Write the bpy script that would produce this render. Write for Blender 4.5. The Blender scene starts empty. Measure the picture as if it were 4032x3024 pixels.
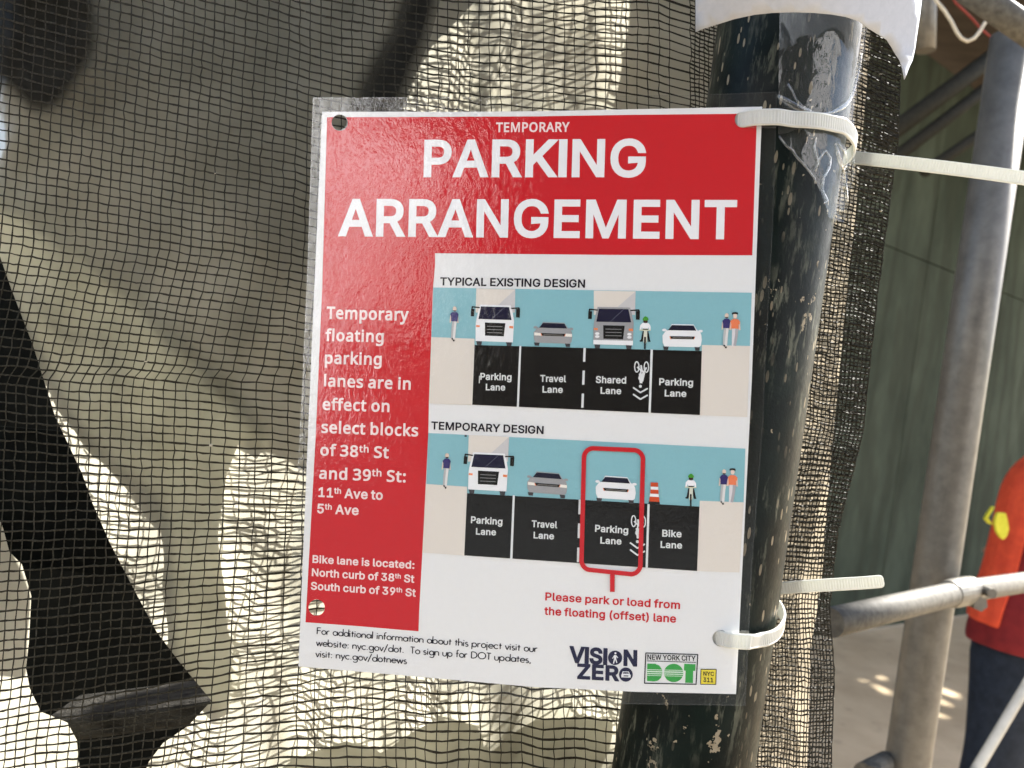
import bpy, bmesh, math, random, json
from mathutils import Vector, Matrix, noise
from mathutils.geometry import delaunay_2d_cdt
random.seed(7)
R = math.radians
sc = bpy.context.scene
col = sc.collection

# ------------------------------------------------------------------ camera, sky, sun, exposure
EYE = Vector((0, 0, 1.40))
ROLL, PITCH, FPX = R(8.0), R(-0.6), 3250.0
F0 = Vector((0, math.cos(PITCH), math.sin(PITCH)))
U0 = Vector((0, -math.sin(PITCH), math.cos(PITCH)))
X0 = Vector((1, 0, 0))
CR = X0 * math.cos(ROLL) + U0 * math.sin(ROLL)
CU = U0 * math.cos(ROLL) - X0 * math.sin(ROLL)
cam = bpy.data.cameras.new('camera')
cam.sensor_width = 36.0
cam.lens = FPX * 36 / 4032
cam.clip_start, cam.clip_end = 0.02, 400
cam.dof.use_dof = True
cam.dof.focus_distance = 0.425
cam.dof.aperture_fstop = 13.0
camo = bpy.data.objects.new('camera', cam)
col.objects.link(camo)
camo.matrix_world = Matrix(((CR.x, CU.x, -F0.x, EYE.x), (CR.y, CU.y, -F0.y, EYE.y), (CR.z, CU.z, -F0.z, EYE.z), (0, 0, 0, 1)))
sc.camera = camo

SUN_AZ, SUN_EL = R(52), R(42)          # azimuth from +Y towards +X
SUN = Vector((math.sin(SUN_AZ) * math.cos(SUN_EL), math.cos(SUN_AZ) * math.cos(SUN_EL), math.sin(SUN_EL)))
world = bpy.data.worlds.new('World')
sc.world = world
world.use_nodes = True
wn = world.node_tree
sky = wn.nodes.new('ShaderNodeTexSky')
sky.sky_type = 'NISHITA'
sky.sun_disc = False
sky.sun_elevation = SUN_EL
sky.sun_rotation = SUN_AZ
sky.dust_density = 2.0
wn.links.new(sky.outputs[0], wn.nodes['Background'].inputs[0])
wn.nodes['Background'].inputs[1].default_value = 0.12
sun = bpy.data.lights.new('sun', 'SUN')
sun.energy = 5.0
sun.angle = R(0.53)
sun.color = (1.0, 0.965, 0.90)
suno = bpy.data.objects.new('sun', sun)
col.objects.link(suno)
suno.rotation_euler = SUN.to_track_quat('Z', 'Y').to_euler()
suno.location = SUN * 20
sc.view_settings.view_transform = 'Standard'
sc.view_settings.look = 'None'
sc.view_settings.gamma = 1
sc.view_settings.exposure = 2.0
sc.cycles.use_denoising = True
sc.cycles.max_bounces = 8
sc.cycles.transparent_max_bounces = 24

# ------------------------------------------------------------------ measuring helpers
def ray(x, y):
    return F0 + CR * ((x - 2016) / FPX) - CU * ((y - 1512) / FPX)
def at(x, y, d):
    """point at depth d metres on the sight line measured at (x, y) in the 4032 x 3024 photograph"""
    return EYE + ray(x, y) * d
CROP = {'A': (1150, 350, .45208), 'B': (2100, 350, .45208), 'C': (1150, 1050, .45208), 'D': (2100, 1050, .45208),
        'E': (1150, 1650, .45208), 'F': (2100, 1650, .45208), 'G': (1100, 2200, .45208), 'H': (2100, 2200, .45208),
        '1': (0, 0, .6027), '2': (0, 1000, .6027), '3': (0, 2000, .6173), '4': (1200, 0, .7233),
        '5': (2700, 0, .6027), '6': (2900, 1000, .6028), '7': (2700, 2000, .6172)}
def K(c, *pts):
    ox, oy, s = CROP[c]
    r = [(ox + x * s, oy + y * s) for x, y in pts]
    return r if len(r) != 1 else r[0]
def on_ground(x, y, z=0.0):
    d = ray(x, y)
    return EYE + d * ((z - EYE.z) / d.z)
def lerp(tab, v):
    if v <= tab[0][0]:
        (a, p), (b, q) = tab[0], tab[1]
    elif v >= tab[-1][0]:
        (a, p), (b, q) = tab[-2], tab[-1]
    else:
        for i in range(len(tab) - 1):
            if tab[i][0] <= v <= tab[i + 1][0]:
                (a, p), (b, q) = tab[i], tab[i + 1]
                break
    return p + (q - p) * (v - a) / (b - a)
def sst(a, b, v):
    t = min(1, max(0, (v - a) / (b - a)))
    return t * t * (3 - 2 * t)
def fbm(x, y, s=0.0, n=3):
    r, a = 0, 1
    for _ in range(n):
        r += a * noise.noise(Vector((x, y, s)))
        x, y, a = x * 2.1, y * 2.1, a * .5
    return r

# ------------------------------------------------------------------ materials
def lin(c):
    return tuple((v / 255 / 12.92) if v <= 10 else ((v / 255 + .055) / 1.055) ** 2.4 for v in c)
class NT:
    def __init__(s, name):
        s.m = bpy.data.materials.new(name)
        s.m.use_nodes = True
        s.t = s.m.node_tree
        s.t.nodes.clear()
        s.out = s.n('OutputMaterial')
    def n(s, kind, ins=None, **kw):
        nd = s.t.nodes.new('ShaderNode' + kind)
        for k, v in kw.items():
            setattr(nd, k, v)
        for k, v in (ins or {}).items():
            s.set(nd, k, v)
        return nd
    def set(s, nd, k, v):
        if isinstance(v, bpy.types.NodeSocket):
            s.t.links.new(v, nd.inputs[k])
        elif isinstance(v, bpy.types.Node):
            s.t.links.new(v.outputs[0], nd.inputs[k])
        else:
            if isinstance(v, (tuple, list)) and len(v) == 3 and nd.inputs[k].type == 'RGBA':
                v = (*v, 1)
            nd.inputs[k].default_value = v
    def coord(s, scale=(1, 1, 1), rot=(0, 0, 0), src='Object'):
        tc = s.n('TexCoord')
        return s.n('Mapping', {0: tc.outputs[src], 'Scale': scale, 'Rotation': rot})
    def noise(s, vec, scale, detail=4, rough=.6, dist=0.0):
        return s.n('TexNoise', {'Vector': vec, 'Scale': scale, 'Detail': detail, 'Roughness': rough, 'Distortion': dist})
    def ramp(s, fac, *stops, mode='LINEAR'):
        r = s.n('ValToRGB', {0: fac})
        r.color_ramp.interpolation = mode
        e = r.color_ramp.elements
        while len(e) < len(stops):
            e.new(.5)
        for el, (p, c) in zip(e, stops):
            el.position = p
            el.color = (*c, 1) if len(c) == 3 else c
        return r
    def mix(s, fac, a, b, mode='MIX'):
        m = s.n('MixRGB', {0: fac, 1: a, 2: b}, blend_type=mode)
        return m
    def math(s, op, a, b=0.0):
        return s.n('Math', {0: a, 1: b}, operation=op)
    def bump(s, h, strength, dist):
        return s.n('Bump', {'Height': h, 'Strength': strength, 'Distance': dist})
    def end(s, shader):
        s.t.links.new(shader.outputs[0], s.out.inputs[0])
        return s.m
    def pbr(s, **kw):
        nm = {'color': 'Base Color', 'rough': 'Roughness', 'metal': 'Metallic', 'normal': 'Normal', 'spec': 'Specular IOR Level'}
        return s.n('BsdfPrincipled', {nm.get(k, k): v for k, v in kw.items()})
g3 = lambda v: (v, v, v)
_ink = {}
def ink(rgb):
    if rgb not in _ink:
        t = NT('print_%d_%d_%d' % rgb)
        n = t.noise(t.coord(), 900, 2)
        c = t.mix(.05, lin(rgb), n.outputs[0], 'OVERLAY')
        _ink[rgb] = t.end(t.pbr(color=c, rough=.7, spec=.02))
    return _ink[rgb]

def m_pole():
    t = NT('dark_green_paint')
    v = t.coord()
    vs = t.coord((1, 1, .28))
    base = t.mix(t.ramp(t.noise(v, 35, 6), (.35, g3(0)), (.7, g3(1))), (.0015, .0035, .003), (.006, .012, .0095))
    scr = t.noise(t.coord((1, 1, .18)), 260, 6, .7)
    patch = t.ramp(t.noise(v, 22, 4), (.42, g3(0)), (.6, g3(1)))
    worn = t.math('MULTIPLY', t.ramp(scr, (.53, g3(0)), (.62, g3(1))), patch)
    c = t.mix(t.math('MULTIPLY', worn, .8), base, (.11, .115, .085))
    dv = t.n('TexVoronoi', {'Vector': t.n('VectorMath', {0: vs, 1: t.n('VectorMath', {0: t.noise(v, 160, 3).outputs[1], 1: (.022, .022, .03)}, operation='MULTIPLY')}, operation='ADD'), 'Scale': 120.0, 'Randomness': 1.0})
    sz = t.math('MULTIPLY', t.ramp(dv.outputs['Color'], (.66, g3(0)), (.9, g3(.30))), 1)
    drop = t.math('MULTIPLY', t.math('LESS_THAN', dv.outputs[0], sz), t.ramp(t.noise(v, 30, 3), (.40, g3(0)), (.46, g3(1))))
    dv2 = t.n('TexVoronoi', {'Vector': vs, 'Scale': 340.0, 'Randomness': 1.0})
    sz2 = t.ramp(dv2.outputs['Color'], (.36, g3(0)), (.85, g3(.32)))
    drop2 = t.math('MULTIPLY', t.math('LESS_THAN', dv2.outputs[0], sz2), t.ramp(t.noise(v, 14, 2), (.42, g3(0)), (.6, g3(1))))
    dcol = t.mix(t.noise(v, 300, 4), (.25, .19, .11), (.36, .32, .24))
    c = t.mix(t.math('MULTIPLY', drop, .85), c, dcol)
    c = t.mix(t.math('MULTIPLY', drop2, .75), c, dcol)
    h = t.math('ADD', t.math('ADD', t.math('MULTIPLY', drop, .5), t.math('MULTIPLY', drop2, .3)), t.math('MULTIPLY', t.noise(v, 420, 5), .35))
    ro = t.math('ADD', t.math('MULTIPLY', t.noise(v, 120, 3), .3), .28)
    return t.end(t.pbr(color=c, rough=ro, spec=.12, normal=t.bump(h, .6, .0008)))
def m_galv(name, c0, c1, rough=.5, metal=.55, sc_=60, spec=.2):
    t = NT(name)
    v = t.coord()
    n = t.noise(v, sc_, 6, .65)
    n2 = t.noise(t.coord((1, 1, .12)), 140, 4)
    c = t.mix(t.ramp(n, (.2, g3(0)), (.8, g3(1))), c0, c1)
    c = t.mix(t.ramp(n2, (.6, g3(0)), (.8, g3(.3))), c, tuple(x * .4 for x in c0))
    return t.end(t.pbr(color=c, rough=rough, metal=metal, spec=spec, normal=t.bump(t.noise(v, 300, 4), .15, .001)))
def m_net():
    t = NT('debris_netting_yarn')
    v = t.coord()
    c = t.mix(t.ramp(t.noise(v, 900, 3), (.4, g3(0)), (.75, g3(1))), (.018, .016, .010), (.080, .074, .056))
    b = t.pbr(color=c, rough=.65, spec=.2)
    tr = t.n('BsdfTranslucent', {0: (.05, .045, .03)})
    return t.end(t.n('MixShader', {0: .25, 1: b, 2: tr}))
def m_sheet(name='translucent_plastic_sheet', tint=(.78, .745, .60)):
    t = NT(name)
    v = t.coord()
    n = t.noise(v, 26, 6, .65, .6)
    dirt = t.ramp(t.noise(v, 7, 5, .6), (.35, (.27, .265, .205)), (.65, (.43, .42, .335)))
    dc = t.mix(.35, dirt, n.outputs[0], 'OVERLAY')
    tc = t.mix(.25, tint, n.outputs[0], 'OVERLAY')
    bp = t.bump(t.noise(v, 30, 4, .5, .8), .16, .004)
    d = t.n('BsdfDiffuse', {0: dc, 'Normal': bp})
    tr = t.n('BsdfTranslucent', {0: tc})
    g = t.n('BsdfGlossy', {0: g3(.9), 'Roughness': .35, 'Normal': bp})
    a = t.n('MixShader', {0: .52, 1: d, 2: tr})
    fr = t.n('LayerWeight', {0: .25, 'Normal': bp})
    return t.end(t.n('MixShader', {0: t.math('MULTIPLY', fr.outputs[0], .35), 1: a, 2: g}))
def m_film(name, haze, fres, bscale, bstr, stretch=(1, 1, 1), rough=.03, cold=.5):
    t = NT(name)
    v = t.coord(stretch)
    big = t.noise(v, bscale * .3, 2, .5, .8)
    fine = t.noise(v, bscale, 3, .55, 1.6)
    h = t.math('ADD', t.math('MULTIPLY', big, 1.6), fine)
    bp = t.bump(h, bstr, .0012)
    tr = t.n('BsdfTransparent', {0: (.97, .98, .97)})
    d = t.n('BsdfDiffuse', {0: (.8, .82, .8)})
    a = t.n('MixShader', {0: haze, 1: tr, 2: d})
    g = t.n('BsdfGlossy', {0: g3(1), 'Roughness': rough, 'Normal': bp})
    fr = t.n('Fresnel', {0: fres, 'Normal': bp})
    back = t.n('NewGeometry').outputs['Backfacing']
    fac = t.mix(back, fr.outputs[0], g3(.05))          # the inner side of the film: plain weak reflection
    return t.end(t.n('MixShader', {0: fac, 1: a, 2: g}))
def m_nylon():
    t = NT('milky_nylon')
    v = t.coord()
    c = t.mix(t.noise(v, 200, 3), (.60, .61, .58), (.70, .70, .66))
    d = t.pbr(color=c, rough=.32, spec=.5)
    tr = t.n('BsdfTranslucent', {0: (.85, .86, .8)})
    return t.end(t.n('MixShader', {0: .3, 1: d, 2: tr}))
def m_plain(name, c0, c1, scale=20, rough=.8, bstr=.3, bd=.002, stretch=(1, 1, 1), spec=.4):
    t = NT(name)
    v = t.coord(stretch)
    n = t.noise(v, scale, 6, .62, .4)
    c = t.mix(t.ramp(n, (.32, g3(0)), (.68, g3(1))), c0, c1)
    return t.end(t.pbr(color=c, rough=rough, spec=spec, normal=t.bump(t.noise(v, scale * 6, 4), bstr, bd)))
def m_soft_shadow():  # dark colour with faded cover, painted in place of soft shadows
    t = NT('soft_shadow_black')
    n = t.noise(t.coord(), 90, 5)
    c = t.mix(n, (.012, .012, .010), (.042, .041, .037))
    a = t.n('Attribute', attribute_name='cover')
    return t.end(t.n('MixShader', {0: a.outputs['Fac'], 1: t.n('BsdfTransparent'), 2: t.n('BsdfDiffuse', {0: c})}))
def m_paper():
    t = NT('white_paper')
    n = t.noise(t.coord(), 400, 4)
    c = t.mix(n, (.81, .81, .825), (.86, .86, .875))
    d = t.pbr(color=c, rough=.55, spec=.2)
    tr = t.n('BsdfTranslucent', {0: (.8, .78, .74)})
    return t.end(t.n('MixShader', {0: .04, 1: d, 2: tr}))
def m_plywood():
    t = NT('green_stained_plywood')
    v = t.coord()
    gr = t.n('TexWave', {'Vector': t.coord((1, 1, .22)), 'Scale': 1.5, 'Distortion': 16.0, 'Detail': 4.0, 'Detail Scale': 1.3}, wave_type='BANDS', bands_direction='X')
    fib = t.noise(t.coord((9, 9, .5)), 7, 5, .7)
    st = t.noise(t.coord((1.2, 1.2, .5)), 1.6, 5, .65)
    c = t.mix(t.ramp(st, (.35, g3(0)), (.65, g3(1))), (.028, .037, .027), (.066, .082, .061))
    c = t.mix(t.ramp(gr, (.5, g3(0)), (.85, g3(.38))), c, (.024, .028, .019))
    c = t.mix(t.ramp(fib, (.52, g3(0)), (.72, g3(.35))), c, (.026, .029, .020))
    return t.end(t.pbr(color=c, rough=.75, spec=.06, normal=t.bump(fib, .3, .003)))
def m_ground():
    t = NT('beige_concrete')
    v = t.coord()
    c = t.mix(t.ramp(t.noise(v, 1.3, 6), (.35, g3(0)), (.65, g3(1))), (.37, .285, .18), (.53, .42, .28))
    c = t.mix(t.ramp(t.noise(v, 9, 5), (.58, g3(0)), (.72, g3(.4))), c, (.17, .14, .10))
    return t.end(t.pbr(color=c, rough=.85, spec=.08, normal=t.bump(t.noise(v, 60, 5), .3, .004)))
M = dict(pole=m_pole(), galv=m_galv('galvanised_tube', (.11, .103, .088), (.22, .207, .178), .45, .35, 45),
         wtube=m_galv('weathered_tube', (.05, .047, .04), (.19, .178, .15), .65, .05, 110), dtube=m_galv('dark_tube', (.012, .012, .009), (.035, .034, .026), .7, .1),
         net=m_net(), sheet=m_sheet(), nylon=m_nylon(), paper=m_paper(), ply=m_plywood(), ground=m_ground(),
         film=m_film('laminate_film', .006, 1.95, 420, .085, (1, .6, 1)), tape=m_film('clear_tape_film', .025, 1.9, 70, .75, (1, 1, .3), .05),
         black=m_plain('blocker_black', (.003, .0035, .003), (.007, .008, .007), 30, .8, spec=.04),  # first entry: near-black for the added boards and the opening's backing
         rubber=m_plain('dark_rubber', (.016, .016, .014), (.045, .044, .040), 90, .9, .6, spec=.05),
         board=m_plain('raw_board', (.016, .015, .013), (.075, .07, .06), 90, .9, .9, .004, (.35, 1, 1), spec=.1),
         deck=m_plain('dark_deck_timber', (.035, .026, .019), (.065, .05, .037), 8, .9, .4, .004, (.3, 1, 1)),
         red_wire=m_plain('red_wire_sheath', (.20, .03, .02), (.28, .05, .035), 30), white_wire=m_plain('cream_cable_sheath', (.55, .50, .38), (.66, .6, .48), 50, .5),
         asphalt=m_plain('asphalt', (.022, .022, .022), (.045, .045, .044), 3, .9, .5, spec=.1), pale=m_plain('pale_facade', (.78, .79, .82), (.84, .85, .88), 1.2, .8),
         brick=m_plain('dark_brick', (.014, .012, .010), (.026, .021, .018), 2, .9, spec=.05), glass=m_plain('window_glass', (.01, .012, .015), (.02, .022, .025), 1, .15, 0, spec=.2),
         soft_shadow=m_soft_shadow(), flap=m_sheet('dimming_flap_plastic', (.50, .50, .43)), dim_edge=m_sheet('dimmed_edge_plastic', (.54, .46, .34)), plain=m_plain('office_paper', (.40, .43, .49), (.44, .47, .53), 300, .7, .1, .0005, spec=.05),  # flap and right-edge tints dim the sunlight coming through
         ctube=m_galv('cream_tube', (.36, .34, .29), (.48, .455, .39), .5, .0, 40), dim=m_plain('soot_brick', (.05, .045, .04), (.10, .09, .08), 3, .9, spec=.05), shutter=m_plain('grey_shutter', (.40, .40, .39), (.55, .55, .54), 2, .8, spec=.1),
         speck=m_plain('plaster_specks', (.5, .46, .36), (.7, .66, .55), 200), skin=m_plain('skin', (.30, .17, .11), (.36, .21, .14), 20, .55), vest=m_plain('orange_vest_fabric', (.62, .055, .02), (.78, .09, .03), 30, .8, .4, .004),
         shirt=m_plain('red_shirt_fabric', (.14, .006, .008), (.22, .012, .013), 25, .85, .4, .004), jeans=m_plain('dark_denim', (.006, .010, .018), (.018, .026, .042), 40, .9, .5, .003),
         lime=m_plain('lime_yellow_fabric', (.52, .50, .02), (.66, .62, .05), 40, .7), boot=m_plain('boot_leather', (.05, .03, .015), (.1, .06, .03), 30, .7),
         hat=m_plain('white_hard_hat', (.7, .7, .68), (.75, .75, .73), 10, .4), hair=m_plain('dark_hair', (.01, .008, .006), (.02, .016, .012), 80, .7))

# ------------------------------------------------------------------ object helpers
def link(name, me, parent=None, mats=(), smooth=False):
    o = bpy.data.objects.new(name, me)
    col.objects.link(o)
    for m in mats:
        me.materials.append(m)
    if parent is not None:
        o.parent = parent
    if smooth:
        for p in me.polygons:
            p.use_smooth = True
    return o
def mesh(name, V, F, mat, parent=None, smooth=False):
    me = bpy.data.meshes.new(name)
    me.from_pydata([tuple(v) for v in V], [], [tuple(f) for f in F])
    me.update()
    return link(name, me, parent, mat if isinstance(mat, (list, tuple)) else (mat,), smooth)
def tag(o, label=None, cat=None, group=None, kind=None):
    for k, v in (('label', label), ('category', cat), ('group', group), ('kind', kind)):
        if v:
            o[k] = v
    return o
def empty(name, loc, label, cat, group=None, mat=None):
    o = bpy.data.objects.new(name, None)
    o.empty_display_size = .05
    col.objects.link(o)
    if mat is not None:
        o.matrix_world = mat
    else:
        o.location = loc
    return tag(o, label, cat, group)
def off(V, o):
    """world points into the frame of a top-level empty that is only translated"""
    return [Vector(v) - o.location for v in V]
def wind(cs, x, y):
    w = 0
    for c in cs:
        for i in range(len(c)):
            (x0, y0), (x1, y1) = c[i - 1], c[i]
            if (y0 > y) != (y1 > y) and x < x0 + (y - y0) * (x1 - x0) / (y1 - y0):
                w += 1 if y1 > y0 else -1
    return w
def area(c):
    return sum(c[i - 1][0] * c[i][1] - c[i][0] * c[i - 1][1] for i in range(len(c))) / 2
def ccw(c, sign=1):
    return list(c) if area(c) * sign > 0 else list(c)[::-1]
def tri(cs, extra=(), eps=1e-7):
    """fill a set of contours by winding number (positive = inside), optional interior points"""
    V, E = [], []
    for c in cs:
        n = len(V)
        V += [Vector((p[0], p[1])) for p in c]
        E += [(n + i, n + (i + 1) % len(c)) for i in range(len(c))]
    V += [Vector((p[0], p[1])) for p in extra]
    v, _, f, _, _, _ = delaunay_2d_cdt(V, E, [], 0, eps)
    F = []
    for t in f:
        x = sum(v[i].x for i in t) / 3
        y = sum(v[i].y for i in t) / 3
        if wind(cs, x, y) > 0:
            F.append(tuple(t))
    return v, F
def smooth(c, n=2):
    for _ in range(n):
        c = [q for i in range(len(c)) for q in ((c[i][0] * .75 + c[(i + 1) % len(c)][0] * .25, c[i][1] * .75 + c[(i + 1) % len(c)][1] * .25), (c[i][0] * .25 + c[(i + 1) % len(c)][0] * .75, c[i][1] * .25 + c[(i + 1) % len(c)][1] * .75))]
    return c
def circ(x, y, rx, ry=None, n=28, a0=0, a1=360):
    ry = rx if ry is None else ry
    full = abs(a1 - a0) >= 360
    k = n if full else n + 1
    return [(x + rx * math.cos(R(a0 + (a1 - a0) * i / n)), y + ry * math.sin(R(a0 + (a1 - a0) * i / n))) for i in range(k)]
def stroke(pts, w, closed=False, cap=0):
    """a polyline as overlapping positive quads"""
    r = []
    n = len(pts)
    for i in range(n if closed else n - 1):
        a, b = Vector(pts[i]), Vector(pts[(i + 1) % n])
        d = b - a
        if d.length < 1e-9:
            continue
        d.normalize()
        q = Vector((-d.y, d.x)) * (w / 2)
        e0 = d * (w * (.22 if (closed or i > 0) else cap))
        e1 = d * (w * (.22 if (closed or i < n - 2) else cap))
        r.append(ccw([tuple(a - e0 + q), tuple(a - e0 - q), tuple(b + e1 - q), tuple(b + e1 + q)]))
    return r
def tube_pts(P, rad, n=12, caps=True, jit=0):
    """vertices and faces of a tube along P"""
    P = [Vector(p) for p in P]
    V, F = [], []
    up = None
    for i, p in enumerate(P):
        d = (P[min(i + 1, len(P) - 1)] - P[max(i - 1, 0)]).normalized()
        if up is None:
            up = d.orthogonal().normalized()
        up = (up - d * up.dot(d)).normalized()
        s = d.cross(up)
        r = rad[i] if isinstance(rad, (list, tuple)) else rad
        for k in range(n):
            a = 2 * math.pi * k / n
            V.append(p + (up * math.cos(a) + s * math.sin(a)) * r)
    for i in range(len(P) - 1):
        for k in range(n):
            F.append((i * n + k, i * n + (k + 1) % n, (i + 1) * n + (k + 1) % n, (i + 1) * n + k))
    if caps:
        F.append(tuple(range(n))[::-1])
        F.append(tuple(range((len(P) - 1) * n, len(P) * n)))
    return V, F
def join(parts):
    V, F = [], []
    for v, f in parts:
        n = len(V)
        V += list(v)
        F += [tuple(i + n for i in q) for q in f]
    return V, F
def box_pts(o, x, y, z):
    """box with corner o and edge vectors x, y, z"""
    o, x, y, z = map(Vector, (o, x, y, z))
    V = [o, o + x, o + x + y, o + y, o + z, o + x + z, o + x + y + z, o + y + z]
    F = [(0, 3, 2, 1), (4, 5, 6, 7), (0, 1, 5, 4), (1, 2, 6, 5), (2, 3, 7, 6), (3, 0, 4, 7)]
    return V, F
def prism_pts(front, back):
    """closed slab between two matching outlines"""
    n = len(front)
    V = list(front) + list(back)
    F = [tuple(range(n)), tuple(range(2 * n - 1, n - 1, -1))]
    F += [(i, n + i, n + (i + 1) % n, (i + 1) % n) for i in range(n)]
    return V, F
def bevel(o, w, seg=2):
    b = o.modifiers.new('bevel', 'BEVEL')
    b.width, b.segments, b.limit_method = w, seg, 'ANGLE'
    return o

# ------------------------------------------------------------------ the setting
def slab(name, x0, y0, x1, y1, z, th, mat):
    V, F = box_pts((x0, y0, z - th), (x1 - x0, 0, 0), (0, y1 - y0, 0), (0, 0, th))
    return mesh(name, V, F, mat)
tag(slab('ground', -60, -60, 60, 60, 0, .3, M['ground']), kind='structure')
tag(slab('road', -60, -13, 60, -0.9, .004, .004, M['asphalt']), kind='structure')

def building(name, x0, x1, y, depth, h, mat, label, cols, rows, trim, turn=0):
    root = empty(name, ((x0 + x1) / 2, y, 0), label, 'building')
    root.rotation_euler.z = turn
    hx = (x1 - x0) / 2
    V, F = box_pts((-hx, -depth, 0), (2 * hx, 0, 0), (0, depth, 0), (0, 0, h))
    mesh('wall', V, F, mat, root)
    V, F = box_pts((-hx - .15, -depth - .1, h + .003), (2 * hx + .3, 0, 0), (0, depth + .35, 0), (0, 0, .5))
    mesh('cornice', V, F, trim, root)
    for i in range(cols):
        for j in range(rows):
            cx = -hx + (i + .5) * 2 * hx / cols
            cz = 2.6 + j * 3.3
            if cz + 2 > h or (cols == 1 and j == 0):
                continue
            fr = mesh('window', *join([box_pts((cx - .62, .003, cz), (1.24, 0, 0), (0, .08, 0), (0, 0, .09)), box_pts((cx - .62, .003, cz + 1.71), (1.24, 0, 0), (0, .08, 0), (0, 0, .09)),
                                       box_pts((cx - .62, .003, cz + .093), (.08, 0, 0), (0, .07, 0), (0, 0, 1.614)), box_pts((cx + .54, .003, cz + .093), (.08, 0, 0), (0, .07, 0), (0, 0, 1.614))]), trim, root)
            mesh('pane', *box_pts((cx - .537, .004, cz + .096), (1.074, 0, 0), (0, .02, 0), (0, 0, 1.608)), M['glass'], fr)
    return root
building('pale_building', -19.0, -5.0, -9.6, 9, 13, M['pale'], 'pale stone building across the road, left of the narrow shop', 5, 3, M['pale'])
building('brick_building', -3.32, 5.97, -9.9, 9, 10.5, M['brick'], 'dark brick building across the road, between the narrow shop and a pale building', 3, 2, M['brick'])
shop = building('shop_building', -4.95, -3.36, -9.6, 9, 10, M['dim'], 'narrow sooty shop building with a white fascia across the road', 1, 2, M['dim'])
mesh('fascia', *box_pts((-.78, .003, 3.42), (1.56, 0, 0), (0, .12, 0), (0, 0, .82)), M['pale'], shop)
mesh('shutter', *box_pts((-.78, .003, 1.75), (.66, 0, 0), (0, .05, 0), (0, 0, 1.62)), M['shutter'], shop)
mesh('shutter', *box_pts((.02, .003, 1.75), (.76, 0, 0), (0, .05, 0), (0, 0, 1.62)), M['shutter'], shop)
building('pale_building', 6.0, 24.0, -9.6, 9, 11, M['pale'], 'pale stone building across the road, right of the dark brick one', 5, 2, M['pale'])

building('brick_building', -22.0, -2.6, 5.2, 8, 14, M['brick'], 'unseen dark brick building added beyond the netting to block light from the left', 6, 3, M['brick'], math.pi)  # added out of view to keep skylight off from the left
# hoarding of green plywood
b0, b1 = on_ground(3268, 2506), on_ground(3805, 2426)
WD = (b1 - b0).normalized()
WN = Vector((WD.y, -WD.x, 0))                       # towards the street
def on_wall(x, y):
    d = ray(x, y)
    return EYE + d * ((b0 - EYE).dot(WN) / d.dot(WN))
ZS, ZT = on_wall(3774, 1081).z, on_wall(3772, 301).z
seam = (on_wall(3600, 1400) - b0).dot(WD)
print('hoarding', b0, WD, 'seam z', ZS, 'top', ZT, 'az', math.degrees(math.atan2(WD.x, WD.y)))
hoard = empty('plywood_hoarding', b0, 'tall green stained plywood hoarding behind the scaffold post', 'hoarding')
for i in range(-3, 9):
    a = seam + i * 1.22
    for z0, z1 in ((.01, ZS), (ZS, ZT)):
        V, F = box_pts(WD * (a + .004) + Vector((0, 0, z0 + .004)), WD * 1.212, -WN * .018, (0, 0, z1 - z0 - .008))
        mesh('panel', V, F, M['ply'], hoard)
for z in (.3, ZS, ZT - .1):
    V, F = box_pts(WD * (seam - 3.6) - WN * .021 + Vector((0, 0, z - .05)), WD * 14.4, -WN * .09, (0, 0, .1))
    mesh('batten', V, F, M['deck'], hoard)

# the shed deck above the pavement: dark planks, holes shaped to put sun patches on the ground
ZD = ZT + .04
holes = []
for q in ([(1045, 1210), (1140, 1215), (1185, 1255), (1080, 1260)], [(1195, 1130), (1240, 1118), (1330, 1160), (1330, 1205), (1260, 1180)],
          [(1110, 1085), (1180, 1090), (1195, 1112), (1120, 1107)], [(1225, 1065), (1290, 1065), (1310, 1092), (1240, 1097)],
          [(1590, 1115), (1770, 1178), (1760, 1228), (1580, 1160)], [(1580, 1175), (1722, 1245), (1700, 1278), (1580, 1222)], [(1555, 1270), (1700, 1322), (1690, 1352), (1550, 1312)],
          [(1330, 1225), (1580, 1345), (1560, 1400), (1310, 1300)]):
    holes.append([(on_ground(*p) + SUN * (ZD / SUN.z)) for p in K('7', *q)])
def wl(p):
    return ((p - b0).dot(WD), (p - b0).dot(WN))
hl = [ccw([wl(p) for p in h], -1) for h in holes]
DW = 1.95
for p in ((-.25, .5, 1.9), (.2, .5, 1.9), (.25, .5, 1.0)):
    q = Vector(p) + SUN * ((ZD - p[2]) / SUN.z)
    print('deck clearance', wl(q)[1], 'deck width', DW)
print('holes', [tuple(round(v, 2) for v in h[0]) for h in hl])
outer = [(-5, -.6), (20, -.6), (20, DW), (-5, DW)]
v, f = tri([ccw(outer)] + hl)
dk = empty('scaffold_deck', b0 + Vector((0, 0, ZD)), 'dark timber deck of the pavement shed, above the hoarding', 'deck')
n = len(v)
V = [WD * p.x + WN * p.y for p in v] + [WD * p.x + WN * p.y + Vector((0, 0, .05)) for p in v]
mesh('boarding', V, [t for t in f] + [tuple(i + n for i in t[::-1]) for t in f], M['deck'], dk)
for i in range(9):
    V, F = box_pts(WD * (-3 + i * 2.1) - WN * .5 - Vector((0, 0, .16)), WD * .09, WN * (DW + .4), (0, 0, .157))
    mesh('joist', V, F, M['deck'], dk)

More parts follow.
